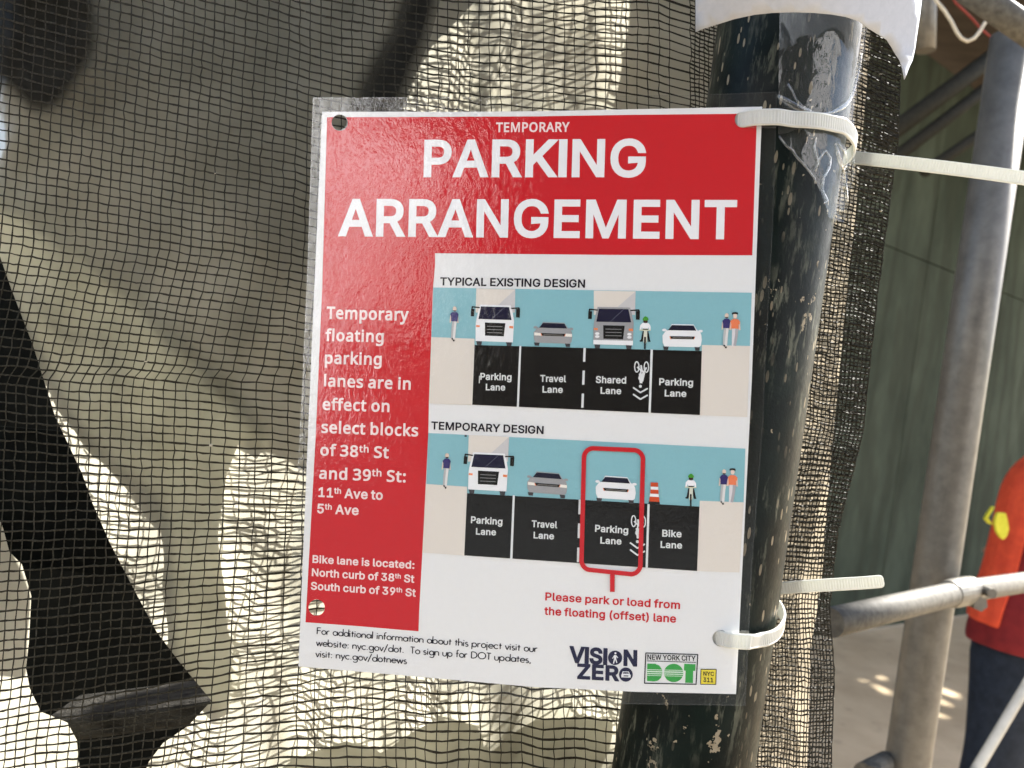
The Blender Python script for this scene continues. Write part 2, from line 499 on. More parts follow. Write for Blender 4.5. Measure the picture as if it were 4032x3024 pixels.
# ------------------------------------------------------------------ the street pole
DP = .4315
PR = .0834 * DP
PC = at(2976, 1000, DP)
POLE = Vector((PC.x, PC.y, 0))
def cyl(x, y, e=0.0):
    """point on the pole (radius + e) seen at (x, y); beyond its outline the nearest point beside it"""
    d = ray(x, y)
    o = EYE - POLE
    a, b, c = d.x ** 2 + d.y ** 2, d.x * o.x + d.y * o.y, o.x ** 2 + o.y ** 2 - (PR + e) ** 2
    k = b * b - a * c
    return EYE + d * ((-b - math.sqrt(max(k, 0))) / a)
V, F = [], []
N, zs = 64, [0, .3, .6, .9] + [1.0 + .02 * i for i in range(60)] + [2.4, 2.8, 3.2]
for z in zs:
    for k in range(N):
        a = 2 * math.pi * k / N
        rr = PR * (1 + .006 * noise.noise(Vector((math.cos(a) * 2, math.sin(a) * 2, z * 6))))
        V.append((rr * math.cos(a), rr * math.sin(a), z))
for i in range(len(zs) - 1):
    F += [(i * N + k, i * N + (k + 1) % N, (i + 1) * N + (k + 1) % N, (i + 1) * N + k) for k in range(N)]
pole = empty('street_pole', POLE, 'dark green painted street pole with mud splashes, behind the red notice', 'pole')
mesh('shaft', V, F, M['pole'], pole, True)
bv, bf = tube_pts([(0, 0, 0), (0, 0, .02), (0, 0, .021), (0, 0, .12), (0, 0, .15)], [.11, .11, .07, .06, PR + .002], 32)
mesh('base', bv, bf, M['pole'], pole)
mesh('cap', *tube_pts([(0, 0, 3.2), (0, 0, 3.23), (0, 0, 3.26)], [PR + .004, PR + .004, .012], 32), M['pole'], pole)

# ------------------------------------------------------------------ netting and plastic sheet behind the notice
XN = [(-600, 3600), (0, 3545), (289, 3538), (904, 3465), (1000, 3455), (1600, 3400), (2000, 3312), (2062, 3300), (2370, 3266), (2617, 3285), (3024, 3271), (3600, 3240)]
XS = [(-600, 3490), (0, 3440), (120, 3432), (904, 3363), (1000, 3349), (1892, 3264), (2185, 3243), (2346, 3231), (2494, 3194), (2926, 3181), (3600, 3150)]
SL = [(-700, .32), (0, .27), (500, .215), (900, .17), (1400, .11), (1700, .075), (2000, .01), (2300, -.07), (2700, -.16), (3024, -.13), (3700, -.05)]
LEAN = [(-700, 30), (0, 0), (1000, -60), (1470, -165), (1512, -200), (1560, -205), (2000, -215), (3024, -300), (3700, -340)]
def d_net(x, y):
    return .449 + .032 * sst(1700, 2650, x) + .0055 * fbm(x / 620, y / 620, 3.1, 2)
def d_sheet(x, y):
    pl = sst(1640, 1780, x) * (1 - sst(2440, 2600, x)) + .6 * sst(2560, 2760, y) * sst(880, 1000, x)
    return .489 + .0008 * math.sin(x / 34 + y / 260 + 2 * fbm(x / 300, y / 500, 4.4, 2)) * min(pl, 1) + .026 * sst(1700, 2650, x) + .010 * fbm(x / 700 + .3 * y / 700, y / 900, 8.7, 3)
HOLE = [(-900, 420), (0, 1010)] + [(45, 1139), (130, 1360), (217, 1639), (325, 1868), (362, 1976), (432, 2136), (531, 2327), (617, 2488), (710, 2611), (833, 2759),
        (741, 2858), (642, 2926), (586, 3000), (540, 3120), (420, 3200), (330, 3110), (312, 3018), (302, 2913), (265, 2845), (160, 2802), (117, 2710), (102, 2630), (114, 2525), (123, 2346), (86, 2222), (37, 2173), (12, 2080), (0, 2050), (-300, 1900), (-900, 1700)]
def row_y(x, t, wav):
    """height of the weft yarn t at x"""
    y = t
    a = lerp(SL, t)
    x1 = min(x, 1150)
    y += a * (x1 - 600)
    if x > 1150:
        b = .10 if t < 900 else lerp([(900, .10), (1500, .08), (2300, -.04), (2600, .02), (3100, .07)], t)
        k = min(x, 2600) - 1150
        y += a * 160 * (1 - math.exp(-k / 160)) + b * k
        if x > 2600:
            y += lerp([(600, .22), (1800, .06), (3200, .04)], t) * (x - 2600)
    w = 5 + 9 * sst(1400, 1900, x) + 12 * sst(2350, 2800, y) * sst(300, 900, x)
    return y + wav * w * fbm(x / 210, y / 330, 1.7, 2)
def netting(depth, px, py, phase, skip, rad_w, rad_v, seed):
    rnd = random.Random(seed)
    X0_, X1_ = -560, 2700
    nc = int((X1_ - X0_) / px)
    nr2 = 46
    rows = int(4700 / py)
    G = []
    for j in range(rows):
        t = -850 + j * py + phase + rnd.uniform(-1.5, 1.5)
        line = []
        for i in range(nc + nr2):
            t0 = t
            if i < nc:
                xb = X0_ + i * px + phase
                x = xb + lerp(LEAN, row_y(xb, t0, 0)) * (1 - sst(900, 1500, xb))
                x += 6 * fbm(xb / 260, t / 300, 5.0 + seed, 2)
            else:
                u = (i - nc + 1) / nr2
                y_ = row_y(2700, t0, 0)
                x = 2700 + (lerp(XN, y_) - 2700) * u
            x += rnd.gauss(0, 1.6)
            y = row_y(x, t0, 1) + rnd.gauss(0, 1.5)
            line.append((x, y))
        G.append(line)
    V, F = [], []
    def strand(pts, r):
        run = []
        def flush():
            if len(run) > 1:
                n = len(V)
                v, f = tube_pts(run, [r * rnd.uniform(.72, 1.25) for _ in run], 4, False)
                V.extend(v)
                F.extend(tuple(k + n for k in q) for q in f)
            run.clear()
        for x, y in pts:
            if skip and wind(skip, x, y) != 0:
                flush()
                continue
            run.append(at(x, y, depth(x, y) + rnd.gauss(0, .0003)))
        flush()
    for line in G:
        fine = []
        for k in range(len(line) - 1):
            (xa, ya), (xb, yb) = line[k], line[k + 1]
            fine += [(xa, ya), ((xa + xb) / 2, (ya + yb) / 2 + rnd.gauss(.8, .8))]
        strand(fine + [line[-1]], rad_w)
        side = [q for q in line if q[0] > 2690]
        strand([(x, y + py * .5 + rnd.gauss(0, 1.5)) for x, y in side], rad_w * .85)
    for i in range(nc + nr2):
        strand([G[j][i] for j in range(rows)], rad_v)
    return V, F
NB = at(1500, 3300, .45)
NB.z = .6
net = empty('debris_netting', NB, 'dark open-weave debris netting hung behind the notice and pole', 'netting')
V, F = netting(d_net, 41.5, 34.5, 0, None, .00056, .00034, 1)
nf, rnd = len(F), random.Random(31)
for _ in range(150):
    k = rnd.randrange(0, len(V) // 4) * 4
    c, r = sum((V[k + i] for i in range(4)), Vector()) / 4, rnd.uniform(.0004, .0011)
    n = len(V)
    V += [c + CR * r * rnd.uniform(.6, 1.8), c + CU * r * rnd.uniform(.5, 1.2), c - CR * r * rnd.uniform(.6, 1.8), c - CU * r * rnd.uniform(.5, 1.2), c - F0 * r * .8, c + F0 * r * .6]
    F += [(n + a, n + b, n + e) for a, b, e in ((0, 1, 4), (1, 2, 4), (2, 3, 4), (3, 0, 4), (1, 0, 5), (2, 1, 5), (3, 2, 5), (0, 3, 5))]
fl = mesh('front_layer', off(V, net), F, [M['net'], M['speck']], net)
for p in list(fl.data.polygons)[nf:]:
    p.material_index = 1
V, F = netting(lambda x, y: d_sheet(x, y) + .020 + .004 * fbm(x / 300, y / 300, 20, 2), 39.0, 33.0, 17, [HOLE], .00046, .00029, 2)
mesh('back_layer', off(V, net), F, M['net'], net)

def px_mesh(cs, step, depth, margin=14):
    xs = [p[0] for c in cs for p in c]
    ys = [p[1] for c in cs for p in c]
    ex = []
    rnd = random.Random(5)
    y = min(ys)
    while y < max(ys):
        x = min(xs)
        while x < max(xs):
            q = (x + rnd.uniform(-.3, .3) * step, y + rnd.uniform(-.3, .3) * step)
            if wind(cs, *q) > 0:
                ex.append(q)
            x += step
        y += step
    v, f = tri(cs, ex, 1e-4)
    return [at(p.x, p.y, depth(p.x, p.y)) for p in v], f
def dense(c, step):
    r = []
    for i in range(len(c)):
        a, b = Vector(c[i]), Vector(c[(i + 1) % len(c)])
        n = max(1, int((b - a).length / step))
        r += [tuple(a.lerp(b, k / n)) for k in range(n)]
    return r
edge = [(lerp(XS, y), y) for y in range(-600, 3601, 150)]
shc = [(-1500, -600)] + edge + [(-1500, 3600)]
hole_in = [p for p in HOLE]
hole_in[0], hole_in[-1] = (-640, 590), (-640, 1780)
sheet = empty('plastic_sheet', NB + Vector((0, .08, 0)), 'cream translucent plastic sheet with a torn dark opening, behind the netting', 'plastic sheet')
V, F = px_mesh([ccw(dense(shc, 60)), ccw(dense(hole_in, 30), -1)], 34, d_sheet)
so = mesh('sheet', off(V, sheet), F, [M['sheet'], M['dim_edge']], sheet, True)
for p in so.data.polygons:                      # darker tint dims the sun through the right edge
    c = p.center + sheet.location - EYE
    p.material_index = 1 if 2016 + FPX * c.dot(CR) / c.dot(F0) > 2900 else 0

# added unseen boards, shaped to keep the sun off parts of the sheet
# two of the outlines are added flaps that only dim the sun
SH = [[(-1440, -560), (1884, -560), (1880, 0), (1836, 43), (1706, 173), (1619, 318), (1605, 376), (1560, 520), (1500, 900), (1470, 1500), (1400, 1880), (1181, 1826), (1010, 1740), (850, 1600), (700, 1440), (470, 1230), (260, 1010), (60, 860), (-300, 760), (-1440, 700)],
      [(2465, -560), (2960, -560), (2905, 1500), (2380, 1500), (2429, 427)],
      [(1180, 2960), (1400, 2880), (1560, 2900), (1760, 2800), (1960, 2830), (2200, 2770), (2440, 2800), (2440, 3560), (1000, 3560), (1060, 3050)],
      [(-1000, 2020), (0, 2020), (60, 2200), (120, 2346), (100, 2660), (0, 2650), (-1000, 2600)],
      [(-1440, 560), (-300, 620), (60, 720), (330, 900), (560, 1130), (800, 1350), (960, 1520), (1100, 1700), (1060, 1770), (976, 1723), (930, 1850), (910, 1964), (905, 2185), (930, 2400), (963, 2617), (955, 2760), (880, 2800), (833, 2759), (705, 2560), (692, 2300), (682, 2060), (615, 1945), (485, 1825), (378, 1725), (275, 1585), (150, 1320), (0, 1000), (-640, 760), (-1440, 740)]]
LB = ['large added board shading the upper left of the sheet', 'narrow added board shading the sheet beside the street pole', 'low added flap dimming the sun on the bottom of the sheet, under the notice', 'short added board shading the sheet left of the torn opening', 'added board standing furthest behind the sheet, right of the torn opening']
LB[4] = 'second added flap dimming the sun on the sheet, right of the torn opening'
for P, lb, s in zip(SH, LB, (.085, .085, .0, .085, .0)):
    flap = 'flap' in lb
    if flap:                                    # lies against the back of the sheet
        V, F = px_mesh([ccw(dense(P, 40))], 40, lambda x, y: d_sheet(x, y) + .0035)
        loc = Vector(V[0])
        bo = mesh('dimming_flap', [p - loc for p in V], F, M['flap'], None, True)
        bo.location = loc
        tag(bo, lb, 'plastic flap', 'added flaps that dim the sun through the sheet')  # added only to dim the sun on the sheet
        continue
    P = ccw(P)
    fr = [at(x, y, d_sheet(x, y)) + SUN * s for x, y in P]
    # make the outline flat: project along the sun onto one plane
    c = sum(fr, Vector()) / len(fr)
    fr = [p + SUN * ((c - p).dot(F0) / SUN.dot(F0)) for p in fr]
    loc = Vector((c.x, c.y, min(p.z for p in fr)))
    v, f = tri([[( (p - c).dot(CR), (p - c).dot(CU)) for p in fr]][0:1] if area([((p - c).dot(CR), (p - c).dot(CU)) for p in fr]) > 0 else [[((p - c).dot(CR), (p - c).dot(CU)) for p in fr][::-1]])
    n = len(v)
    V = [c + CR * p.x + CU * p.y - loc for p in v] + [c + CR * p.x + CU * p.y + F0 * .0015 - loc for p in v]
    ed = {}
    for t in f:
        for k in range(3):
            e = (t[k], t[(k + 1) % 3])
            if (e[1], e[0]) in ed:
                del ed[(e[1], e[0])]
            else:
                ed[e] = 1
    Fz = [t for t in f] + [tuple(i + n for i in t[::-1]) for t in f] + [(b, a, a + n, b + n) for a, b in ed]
    bo = mesh('sun_blocker', V, Fz, M['black'])
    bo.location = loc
    tag(bo, lb, 'board', 'added boards that shade the plastic sheet')
# added black backing darkens the inside of the opening; timber sill below it
V, F = [], []
for j in range(9):
    for i in range(9):
        x, y = -1500 + i * 330, -900 + j * 550
        V.append(at(x, y, .80 + .02 * fbm(i * .7, j * .7, 4)))
F = [(j * 9 + i, j * 9 + i + 1, j * 9 + i + 10, j * 9 + i + 9) for j in range(8) for i in range(8)]
lo = at(0, 3500, .8)
bl = mesh('dark_backing', [p - lo for p in V], F, M['black'], None, True)
bl.location = lo
tag(bl, 'added black backing standing for the dark inside the torn opening of the sheet', 'backing')
def slab_px(quad, d, th):
    fr = [at(x, y, d) for x, y in quad]
    return prism_pts(fr, [p + F0 * th for p in fr])
V, F = slab_px([(150, 2846), (520, 2800), (860, 2752), (890, 2840), (560, 2890), (150, 2940)], .535, .05)
lo = sum(V, Vector()) / len(V)
tb = bevel(mesh('timber_sill', [p - lo for p in V], F, M['board']), .003)
tb.location = lo
tag(tb, 'weathered timber lying across the bottom of the torn opening', 'timber')
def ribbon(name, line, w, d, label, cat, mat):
    """a dark band with faded edges, standing for a shadow on the sheet"""
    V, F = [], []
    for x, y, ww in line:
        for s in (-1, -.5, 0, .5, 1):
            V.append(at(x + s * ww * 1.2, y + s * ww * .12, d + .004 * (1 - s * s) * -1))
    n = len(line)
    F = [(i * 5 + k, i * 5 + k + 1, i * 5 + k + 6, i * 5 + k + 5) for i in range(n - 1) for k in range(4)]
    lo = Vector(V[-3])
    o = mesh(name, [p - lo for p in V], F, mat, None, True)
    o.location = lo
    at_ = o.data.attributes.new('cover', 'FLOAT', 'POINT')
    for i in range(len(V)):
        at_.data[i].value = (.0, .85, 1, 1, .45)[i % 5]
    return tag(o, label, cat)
ribbon('shadow_band', [(1660, -420, 70), (1652, -200, 72), (1640, 0, 76), (1600, 130, 82), (1540, 250, 92), (1490, 370, 100), (1440, 520, 96), (1400, 760, 90)], 60, .466, 'dark soft-edged band painted as a shadow behind the netting, above the notice', 'shadow band', M['soft_shadow'])  # dark band painted as a soft shadow on the sheet
V, F = [], []  # dark patch with fading edges, painted as a shadow on the sheet
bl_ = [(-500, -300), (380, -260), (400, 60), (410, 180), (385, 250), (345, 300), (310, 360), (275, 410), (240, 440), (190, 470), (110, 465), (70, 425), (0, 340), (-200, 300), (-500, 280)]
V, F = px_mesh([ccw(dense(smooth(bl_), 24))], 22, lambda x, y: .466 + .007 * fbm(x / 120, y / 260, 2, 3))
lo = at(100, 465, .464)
o = mesh('shadow_patch', [p - lo for p in V], F, M['soft_shadow'], None, True)
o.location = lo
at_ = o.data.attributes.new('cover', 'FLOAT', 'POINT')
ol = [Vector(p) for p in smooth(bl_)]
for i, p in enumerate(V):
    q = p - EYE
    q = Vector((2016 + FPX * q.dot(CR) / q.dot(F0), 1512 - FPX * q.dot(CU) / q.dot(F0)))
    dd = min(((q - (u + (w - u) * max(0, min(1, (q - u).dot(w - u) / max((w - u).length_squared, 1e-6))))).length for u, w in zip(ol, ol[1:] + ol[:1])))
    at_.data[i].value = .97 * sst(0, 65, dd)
tag(o, 'dark patch painted as a shadow behind the top left corner of the netting', 'cloth')  # stands for a soft shadow, not hung cloth

# ------------------------------------------------------------------ scaffold tubes, cables, worker
def tube(name, P, r, mat, parent=None, n=20, smooth=True):
    V, F = tube_pts(P, r, n)
    return V, F
def tube_thing(name, P, r, mat, label, cat, group=None, caps=True, loc=None, n=20):
    loc = Vector(loc) if loc is not None else min((Vector(p) for p in P), key=lambda p: p.z).copy()
    V, F = tube_pts([Vector(p) - loc for p in P], r, n)
    o = mesh(name, V, F, mat, None, False)
    for p in o.data.polygons:
        p.use_smooth = len(p.vertices) == 4
    o.location = loc
    return tag(o, label, cat, group)
pa, pb = at(3873, 1000, 1.27), at(3715, 1995, 1.27)
PX = (pa + pb) / 2
post_r = 83 * 1.27 / FPX
sp = empty('scaffold_post', (PX.x, PX.y, 0), 'thick galvanised upright scaffold post between the notice and the worker', 'post')
tv, tf = tube_pts([(0, 0, 0), (0, 0, .5), (0, 0, 1.0), (0, 0, 1.5), (0, 0, 2.02)], post_r, 40)
o = mesh('tube', tv, tf, M['galv'], sp)
for p in o.data.polygons:
    p.use_smooth = len(p.vertices) == 4
mesh('base_plate', *box_pts((-.08, -.08, .0), (.16, 0, 0), (0, .16, 0), (0, 0, .008)), M['galv'], sp)
zc = at(3640, 3005, 1.22).z - .05
cv, cf = tube_pts([(0, 0, zc - .05), (0, 0, zc), (0, 0, zc + .012)], post_r + .006, 32)
cp = mesh('collar', cv, cf, M['wtube'], sp)
lug = at(3432, 3052, 1.22) - sp.location
mesh('lug', *join([tube_pts([lug + Vector((-.012, 0, 0)), Vector((-post_r, 0, lug.z))], .016, 16), tube_pts([lug + Vector((0, 0, -.03)), lug + Vector((0, 0, .016))], .012, 12)]), M['wtube'], cp)

# rail clamped to the post
ra, rb, rc = at(3268, 2452, .90), at(3790, 2330, 1.19), at(4400, 2237, 1.75)
rl = empty('scaffold_rail', ra, 'short grey rail crossing in front of the thick post, held by a clamp', 'rail')
V, F = tube_pts([ra - ra, (rb - ra) * .5, rb - ra, (rc - ra)], [.0163, .0163, .0163, .0163], 28)
o = mesh('tube', V, F, M['wtube'], rl)
for p in o.data.polygons:
    p.use_smooth = len(p.vertices) == 4
rd = (rc - ra).normalized()
cl0, cl1 = rb - ra - rd * .03, rb - ra + rd * .03
mesh('clamp', *join([tube_pts([cl0 - rd * .02, cl0, cl1], [.0185, .0205, .0205], 24), tube_pts([cl1 + Vector((0, -.03, -.012)), cl1 + Vector((0, .012, -.012))], .011, 6),
                     tube_pts([cl1 + Vector((.012, -.034, .006)), cl1 + Vector((.012, .012, .006))], .007, 10)]), M['galv'], rl)
tube_thing('scaffold_brace', [at(3770, 3180, 1.50), at(3848, 3024, 1.55), at(4032, 2715, 1.66), at(4200, 2433, 1.75)], .0098, M['ctube'], 'thin pale brace rising to the right in front of the jeans', 'brace', 'scaffold braces')
for k, (a, b, r, lb) in enumerate((((3470, 553), (4300, -70), .030, 'uppermost of the three dark braces beside the top of the post'),
                                   ((3520, 624), (4300, 32), .022, 'middle of the three dark braces beside the top of the post'),
                                   ((3640, 676), (4300, 232), .019, 'lowest of the three dark braces beside the top of the post'))):
    tube_thing('scaffold_brace', [at(*a, 2.75), at(*b, 3.2)], r, M['dtube'], lb, 'brace', 'scaffold braces')
tube_thing('scaffold_standard', [at(3650, -150, 2.6), at(3643, 200, 2.6)], .030, M['galv'], 'slim upright tube at the top beside the white notice, under the deck', 'post')
tube_thing('scaffold_ledger', [at(3760, -80, 1.14), at(4180, 215, 1.14)], .019, M['wtube'], 'ledger tube slanting across the top of the thick post', 'rail')
cb = [K('5', p) for p in ((1600, -60), (1640, 10), (1690, 70), (1735, 140), (1770, 210), (1800, 250), (1840, 270), (1885, 250), (1920, 205), (1960, 140), (2000, 85), (2045, 20), (2075, -40))]
wc = tube_thing('hanging_cable', [at(x, y, 1.95) for x, y in cb], .0039, M['white_wire'], 'cream cable hanging in a loop under the deck', 'cable')
c5 = [K('5', p) for p in ((1585, -60), (1640, 5), (1670, 60))]
rw = [K('5', p) for p in ((1730, -40), (1765, 20), (1830, 80), (1880, 130), (1930, 190), (1985, 235), (2040, 285), (2060, 330))]
tube_thing('red_wire', [at(x, y, 2.1) for x, y in rw], .0030, M['red_wire'], 'thin red wire hanging under the deck behind the cream cable', 'wire')

def skin(name, J, E, mat, parent, loc, sub=2, root=0):
    me = bpy.data.meshes.new(name)
    me.from_pydata([tuple(Vector(p) - loc) for p, r in J], E, [])
    o = link(name, me, parent, (mat,))
    s = o.modifiers.new('skin', 'SKIN')
    s.use_smooth_shade = True
    for i, (p, r) in enumerate(J):
        rr = r if isinstance(r, tuple) else (r, r)
        me.skin_vertices[0].data[i].radius = rr
    for k in range(len(J)):
        me.skin_vertices[0].data[k].use_root = (k == root)
    b = o.modifiers.new('sub', 'SUBSURF')
    b.levels = b.render_levels = sub
    return o
H = at(4082, 2475, 2.42)
g = Vector((H.x, H.y, 0))
person = empty('person', g, 'worker in an orange safety vest, red shirt and dark jeans at the right edge', 'person')
def J(x, y, z):
    return Vector((H.x + x, H.y + y, z))
hz = H.z
# body: one continuous figure, leaning to the right
Bj = [(J(0, 0, hz), (.13, .10)), (J(.05, .02, hz + .2), (.12, .09)), (J(.13, .05, hz + .40), (.14, .10)), (J(.20, .09, hz + .54), .06), (J(.24, .12, hz + .62), .055), (J(.27, .15, hz + .72), .085), (J(.29, .17, hz + .80), .08),
      (J(-.06, .0, hz - .05), .085), (J(-.075, -.02, .50), .06), (J(-.10, .03, .10), .04), (J(-.11, -.10, .05), .04),
      (J(.10, .0, hz - .05), .085), (J(.14, .06, .50), .06), (J(.17, .10, .10), .04), (J(.19, -.03, .05), .04),
      (J(.03, .08, hz + .47), .06), (J(.05, .26, hz + .24), .042), (J(.10, .40, hz + .16), .033), (J(.15, .46, hz + .15), .03),
      (J(.34, .02, hz + .44), .06), (J(.44, .10, hz + .20), .042), (J(.40, .30, hz + .12), .033), (J(.38, .38, hz + .11), .03)]
Be = [(0, 1), (1, 2), (2, 3), (3, 4), (4, 5), (5, 6), (0, 7), (7, 8), (8, 9), (9, 10), (0, 11), (11, 12), (12, 13), (13, 14), (2, 15), (15, 16), (16, 17), (17, 18), (2, 19), (19, 20), (20, 21), (21, 22)]
body = skin('body', Bj, Be, M['skin'], person, g)
for hand, base, dr in (('left', Bj[18][0], Vector((.5, .85, -.1))), ('right', Bj[22][0], Vector((-.2, .95, -.1)))):
    dr = dr.normalized()
    sd = dr.cross(Vector((0, 0, 1))).normalized()
    Fj, Fe = [(base + dr * .01, .03), (base + dr * .055, (.036, .016))], [(0, 1)]
    for q, ln in ((-.030, .062), (-.010, .072), (.010, .068), (.030, .052)):
        s0 = len(Fj)
        p0 = base + dr * .075 + sd * q
        Fj += [(p0, .0095), (p0 + dr * ln * .5 + Vector((0, 0, -.008)), .009), (p0 + dr * ln * .85 + Vector((0, 0, -.03)), .008)]
        Fe += [(1, s0), (s0, s0 + 1), (s0 + 1, s0 + 2)]
    s0 = len(Fj)
    Fj += [(base + dr * .03 - sd * .042, .011), (base + dr * .065 - sd * .055 + Vector((0, 0, -.012)), .0095)]
    Fe += [(0, s0), (s0, s0 + 1)]
    skin('hand', Fj, Fe, M['skin'], person, g, 1)
def shell(name, rings, mat, parent, loc, th, a0=0, a1=360, n=40):
    """an open band of cloth round the trunk; rings: centre, half width, half depth"""
    V, F = [], []
    for c, rx, ry in rings:
        for k in range(n + 1):
            a = R(a0 + (a1 - a0) * k / n)
            w = 1 + .035 * fbm(math.cos(a) * 3.2 + c.z * 7, math.sin(a) * 3.2 - c.z * 3, 2.0, 3)
            V.append(c + Vector((math.cos(a) * rx * w, math.sin(a) * ry * w, 0)) - loc)
    for i in range(len(rings) - 1):
        F += [(i * (n + 1) + k, i * (n + 1) + k + 1, (i + 1) * (n + 1) + k + 1, (i + 1) * (n + 1) + k) for k in range(n)]
    o = mesh(name, V, F, mat, parent, True)
    m = o.modifiers.new('solid', 'SOLIDIFY')
    m.thickness = th
    b = o.modifiers.new('sub', 'SUBSURF')
    b.levels = b.render_levels = 2
    return o
vr = [(J(.0, 0, hz + .0), .19, .158), (J(.005, 0, hz + .06), .192, .158), (J(.03, .01, hz + .13), .192, .158), (J(.05, .02, hz + .22), .197, .158), (J(.075, .035, hz + .32), .207, .160), (J(.10, .05, hz + .43), .212, .155), (J(.14, .06, hz + .52), .18, .13), (J(.19, .08, hz + .55), .10, .09)]
shirt = shell('shirt', [(J(-.002, 0, hz - .06), .186, .152), (J(0, 0, hz - .03), .188, .154)] + [(c, rx - .008, ry - .008) for c, rx, ry in vr] + [(J(.20, .09, hz + .575), .07, .065)], M['shirt'], person, g, .004, 0, 360)
for arm in ([(J(.04, .08, hz + .47), .08), (J(.06, .25, hz + .25), .062), (J(.09, .36, hz + .18), .05)], [(J(.34, .02, hz + .44), .085), (J(.44, .10, hz + .21), .065), (J(.41, .25, hz + .135), .052)]):
    skin('sleeve', arm, [(0, 1), (1, 2)], M['shirt'], shirt, g)
# the vest is open at the side, leaving the red shirt showing
shell('vest', vr, M['vest'], person, g, .006, 118, 212)
shell('vest', vr, M['vest'], person, g, .006, 335, 455)
lp = J(.02, 0, 0)
st = [at(x, y, 2.285) for x, y in K('7', (1992, 30), (1978, 66), (1972, 100), (1984, 150), (2004, 186), (2030, 206), (2052, 182), (2066, 138), (2060, 92), (2046, 34))]
st2 = [at(x, y, 2.30) for x, y in K('7', (1960, -10), (1925, 40), (1908, 72), (1935, 100), (1962, 112), (1955, 90), (1932, 66), (1955, 30), (1975, -5))]
lv, lf = join([prism_pts(st, [p + F0 * .012 for p in st]), prism_pts(st2, [p + F0 * .012 for p in st2])])
bevel(mesh('side_strap', [p - g for p in lv], lf, M['lime'], person), .003)
skin('jeans', [(J(0, 0, hz + .03), (.165, .13)), (J(0, 0, hz - .06), (.165, .135)), (J(-.06, -.01, hz - .16), .115), (J(-.075, -.02, .50), .088), (J(-.10, .02, .13), .072), (J(-.102, .02, .085), .07), (J(.105, .0, hz - .16), .115), (J(.14, .06, .50), .088), (J(.17, .10, .13), .072), (J(.17, .10, .085), .07)],
     [(0, 1), (1, 2), (2, 3), (3, 4), (4, 5), (1, 6), (6, 7), (7, 8), (8, 9)], M['jeans'], person, g, 2, 1)
for sx, yy in ((-.10, .03), (.17, .11)):
    skin('boot', [(J(sx, yy, .12), .058), (J(sx, yy, .055), .055), (J(sx - .01, yy - .10, .05), (.05, .045)), (J(sx - .015, yy - .18, .045), (.048, .04))], [(0, 1), (1, 2), (2, 3)], M['boot'], person, g)
hc = J(.29, .17, hz + .80)
V, F = [], []
for i in range(9):
    b = R(90 * i / 8)
    for k in range(28):
        a = 2 * math.pi * k / 28
        V.append(hc + Vector((math.cos(a) * .118 * math.cos(b), math.sin(a) * .138 * math.cos(b), .02 + .12 * math.sin(b))) - g)
for i in range(8):
    F += [(i * 28 + k, i * 28 + (k + 1) % 28, (i + 1) * 28 + (k + 1) % 28, (i + 1) * 28 + k) for k in range(28)]
n = len(V)
for k in range(28):
    a = 2 * math.pi * k / 28
    V.append(hc + Vector((math.cos(a) * .135, math.sin(a) * (.165 if math.sin(a) > 0 else .15), .012)) - g)
F += [(k, (k + 1) % 28, n + (k + 1) % 28, n + k) for k in range(28)]
mesh('hard_hat', V, F, M['hat'], person, True)
skin('hair', [(hc + Vector((0, -.03, -.01)), .088), (hc + Vector((0, -.055, -.07)), .07)], [(0, 1)], M['hair'], person, g, 1)
# face on the far side: eyes, nose, mouth, ears
fd = Vector((.15, .98, 0)).normalized()
fs = Vector((fd.y, -fd.x, 0))
fc = J(.275, .155, hz + .745)
mesh('face', [p - g for p in sum([tube_pts([fc + fd * .075 + fs * s * .032 + Vector((0, 0, .012)), fc + fd * .09 + fs * s * .032 + Vector((0, 0, .012))], [.012, .008], 10)[0] for s in (-1, 1)], [])], [tuple(i + 20 * k for i in f) for k in (0, 1) for f in tube_pts([(0, 0, 0), (0, 0, 1)], 1, 10)[1]], M['hair'], body)
mesh('nose', [p - g for p in tube_pts([fc + fd * .075 + Vector((0, 0, .01)), fc + fd * .108 + Vector((0, 0, -.018)), fc + fd * .08 + Vector((0, 0, -.028))], [.008, .013, .01], 10)[0]], tube_pts([(0, 0, 0), (0, 0, 1), (0, 0, 2)], 1, 10)[1], M['skin'], body)
mesh('mouth', [p - g for p in tube_pts([fc + fd * .078 - fs * .022 + Vector((0, 0, -.05)), fc + fd * .086 + Vector((0, 0, -.05)), fc + fd * .078 + fs * .022 + Vector((0, 0, -.05))], .005, 8)[0]], tube_pts([(0, 0, 0), (0, 0, 1), (0, 0, 2)], 1, 8)[1], M['shirt'], body)
for s in (-1, 1):
    mesh('ear', [p - g for p in tube_pts([fc + fs * s * .08 + Vector((0, 0, .025)), fc + fs * s * .092 - fd * .012, fc + fs * s * .08 + Vector((0, 0, -.025))], [.01, .015, .008], 10)[0]], tube_pts([(0, 0, 0), (0, 0, 1), (0, 0, 2)], 1, 10)[1], M['skin'], body)

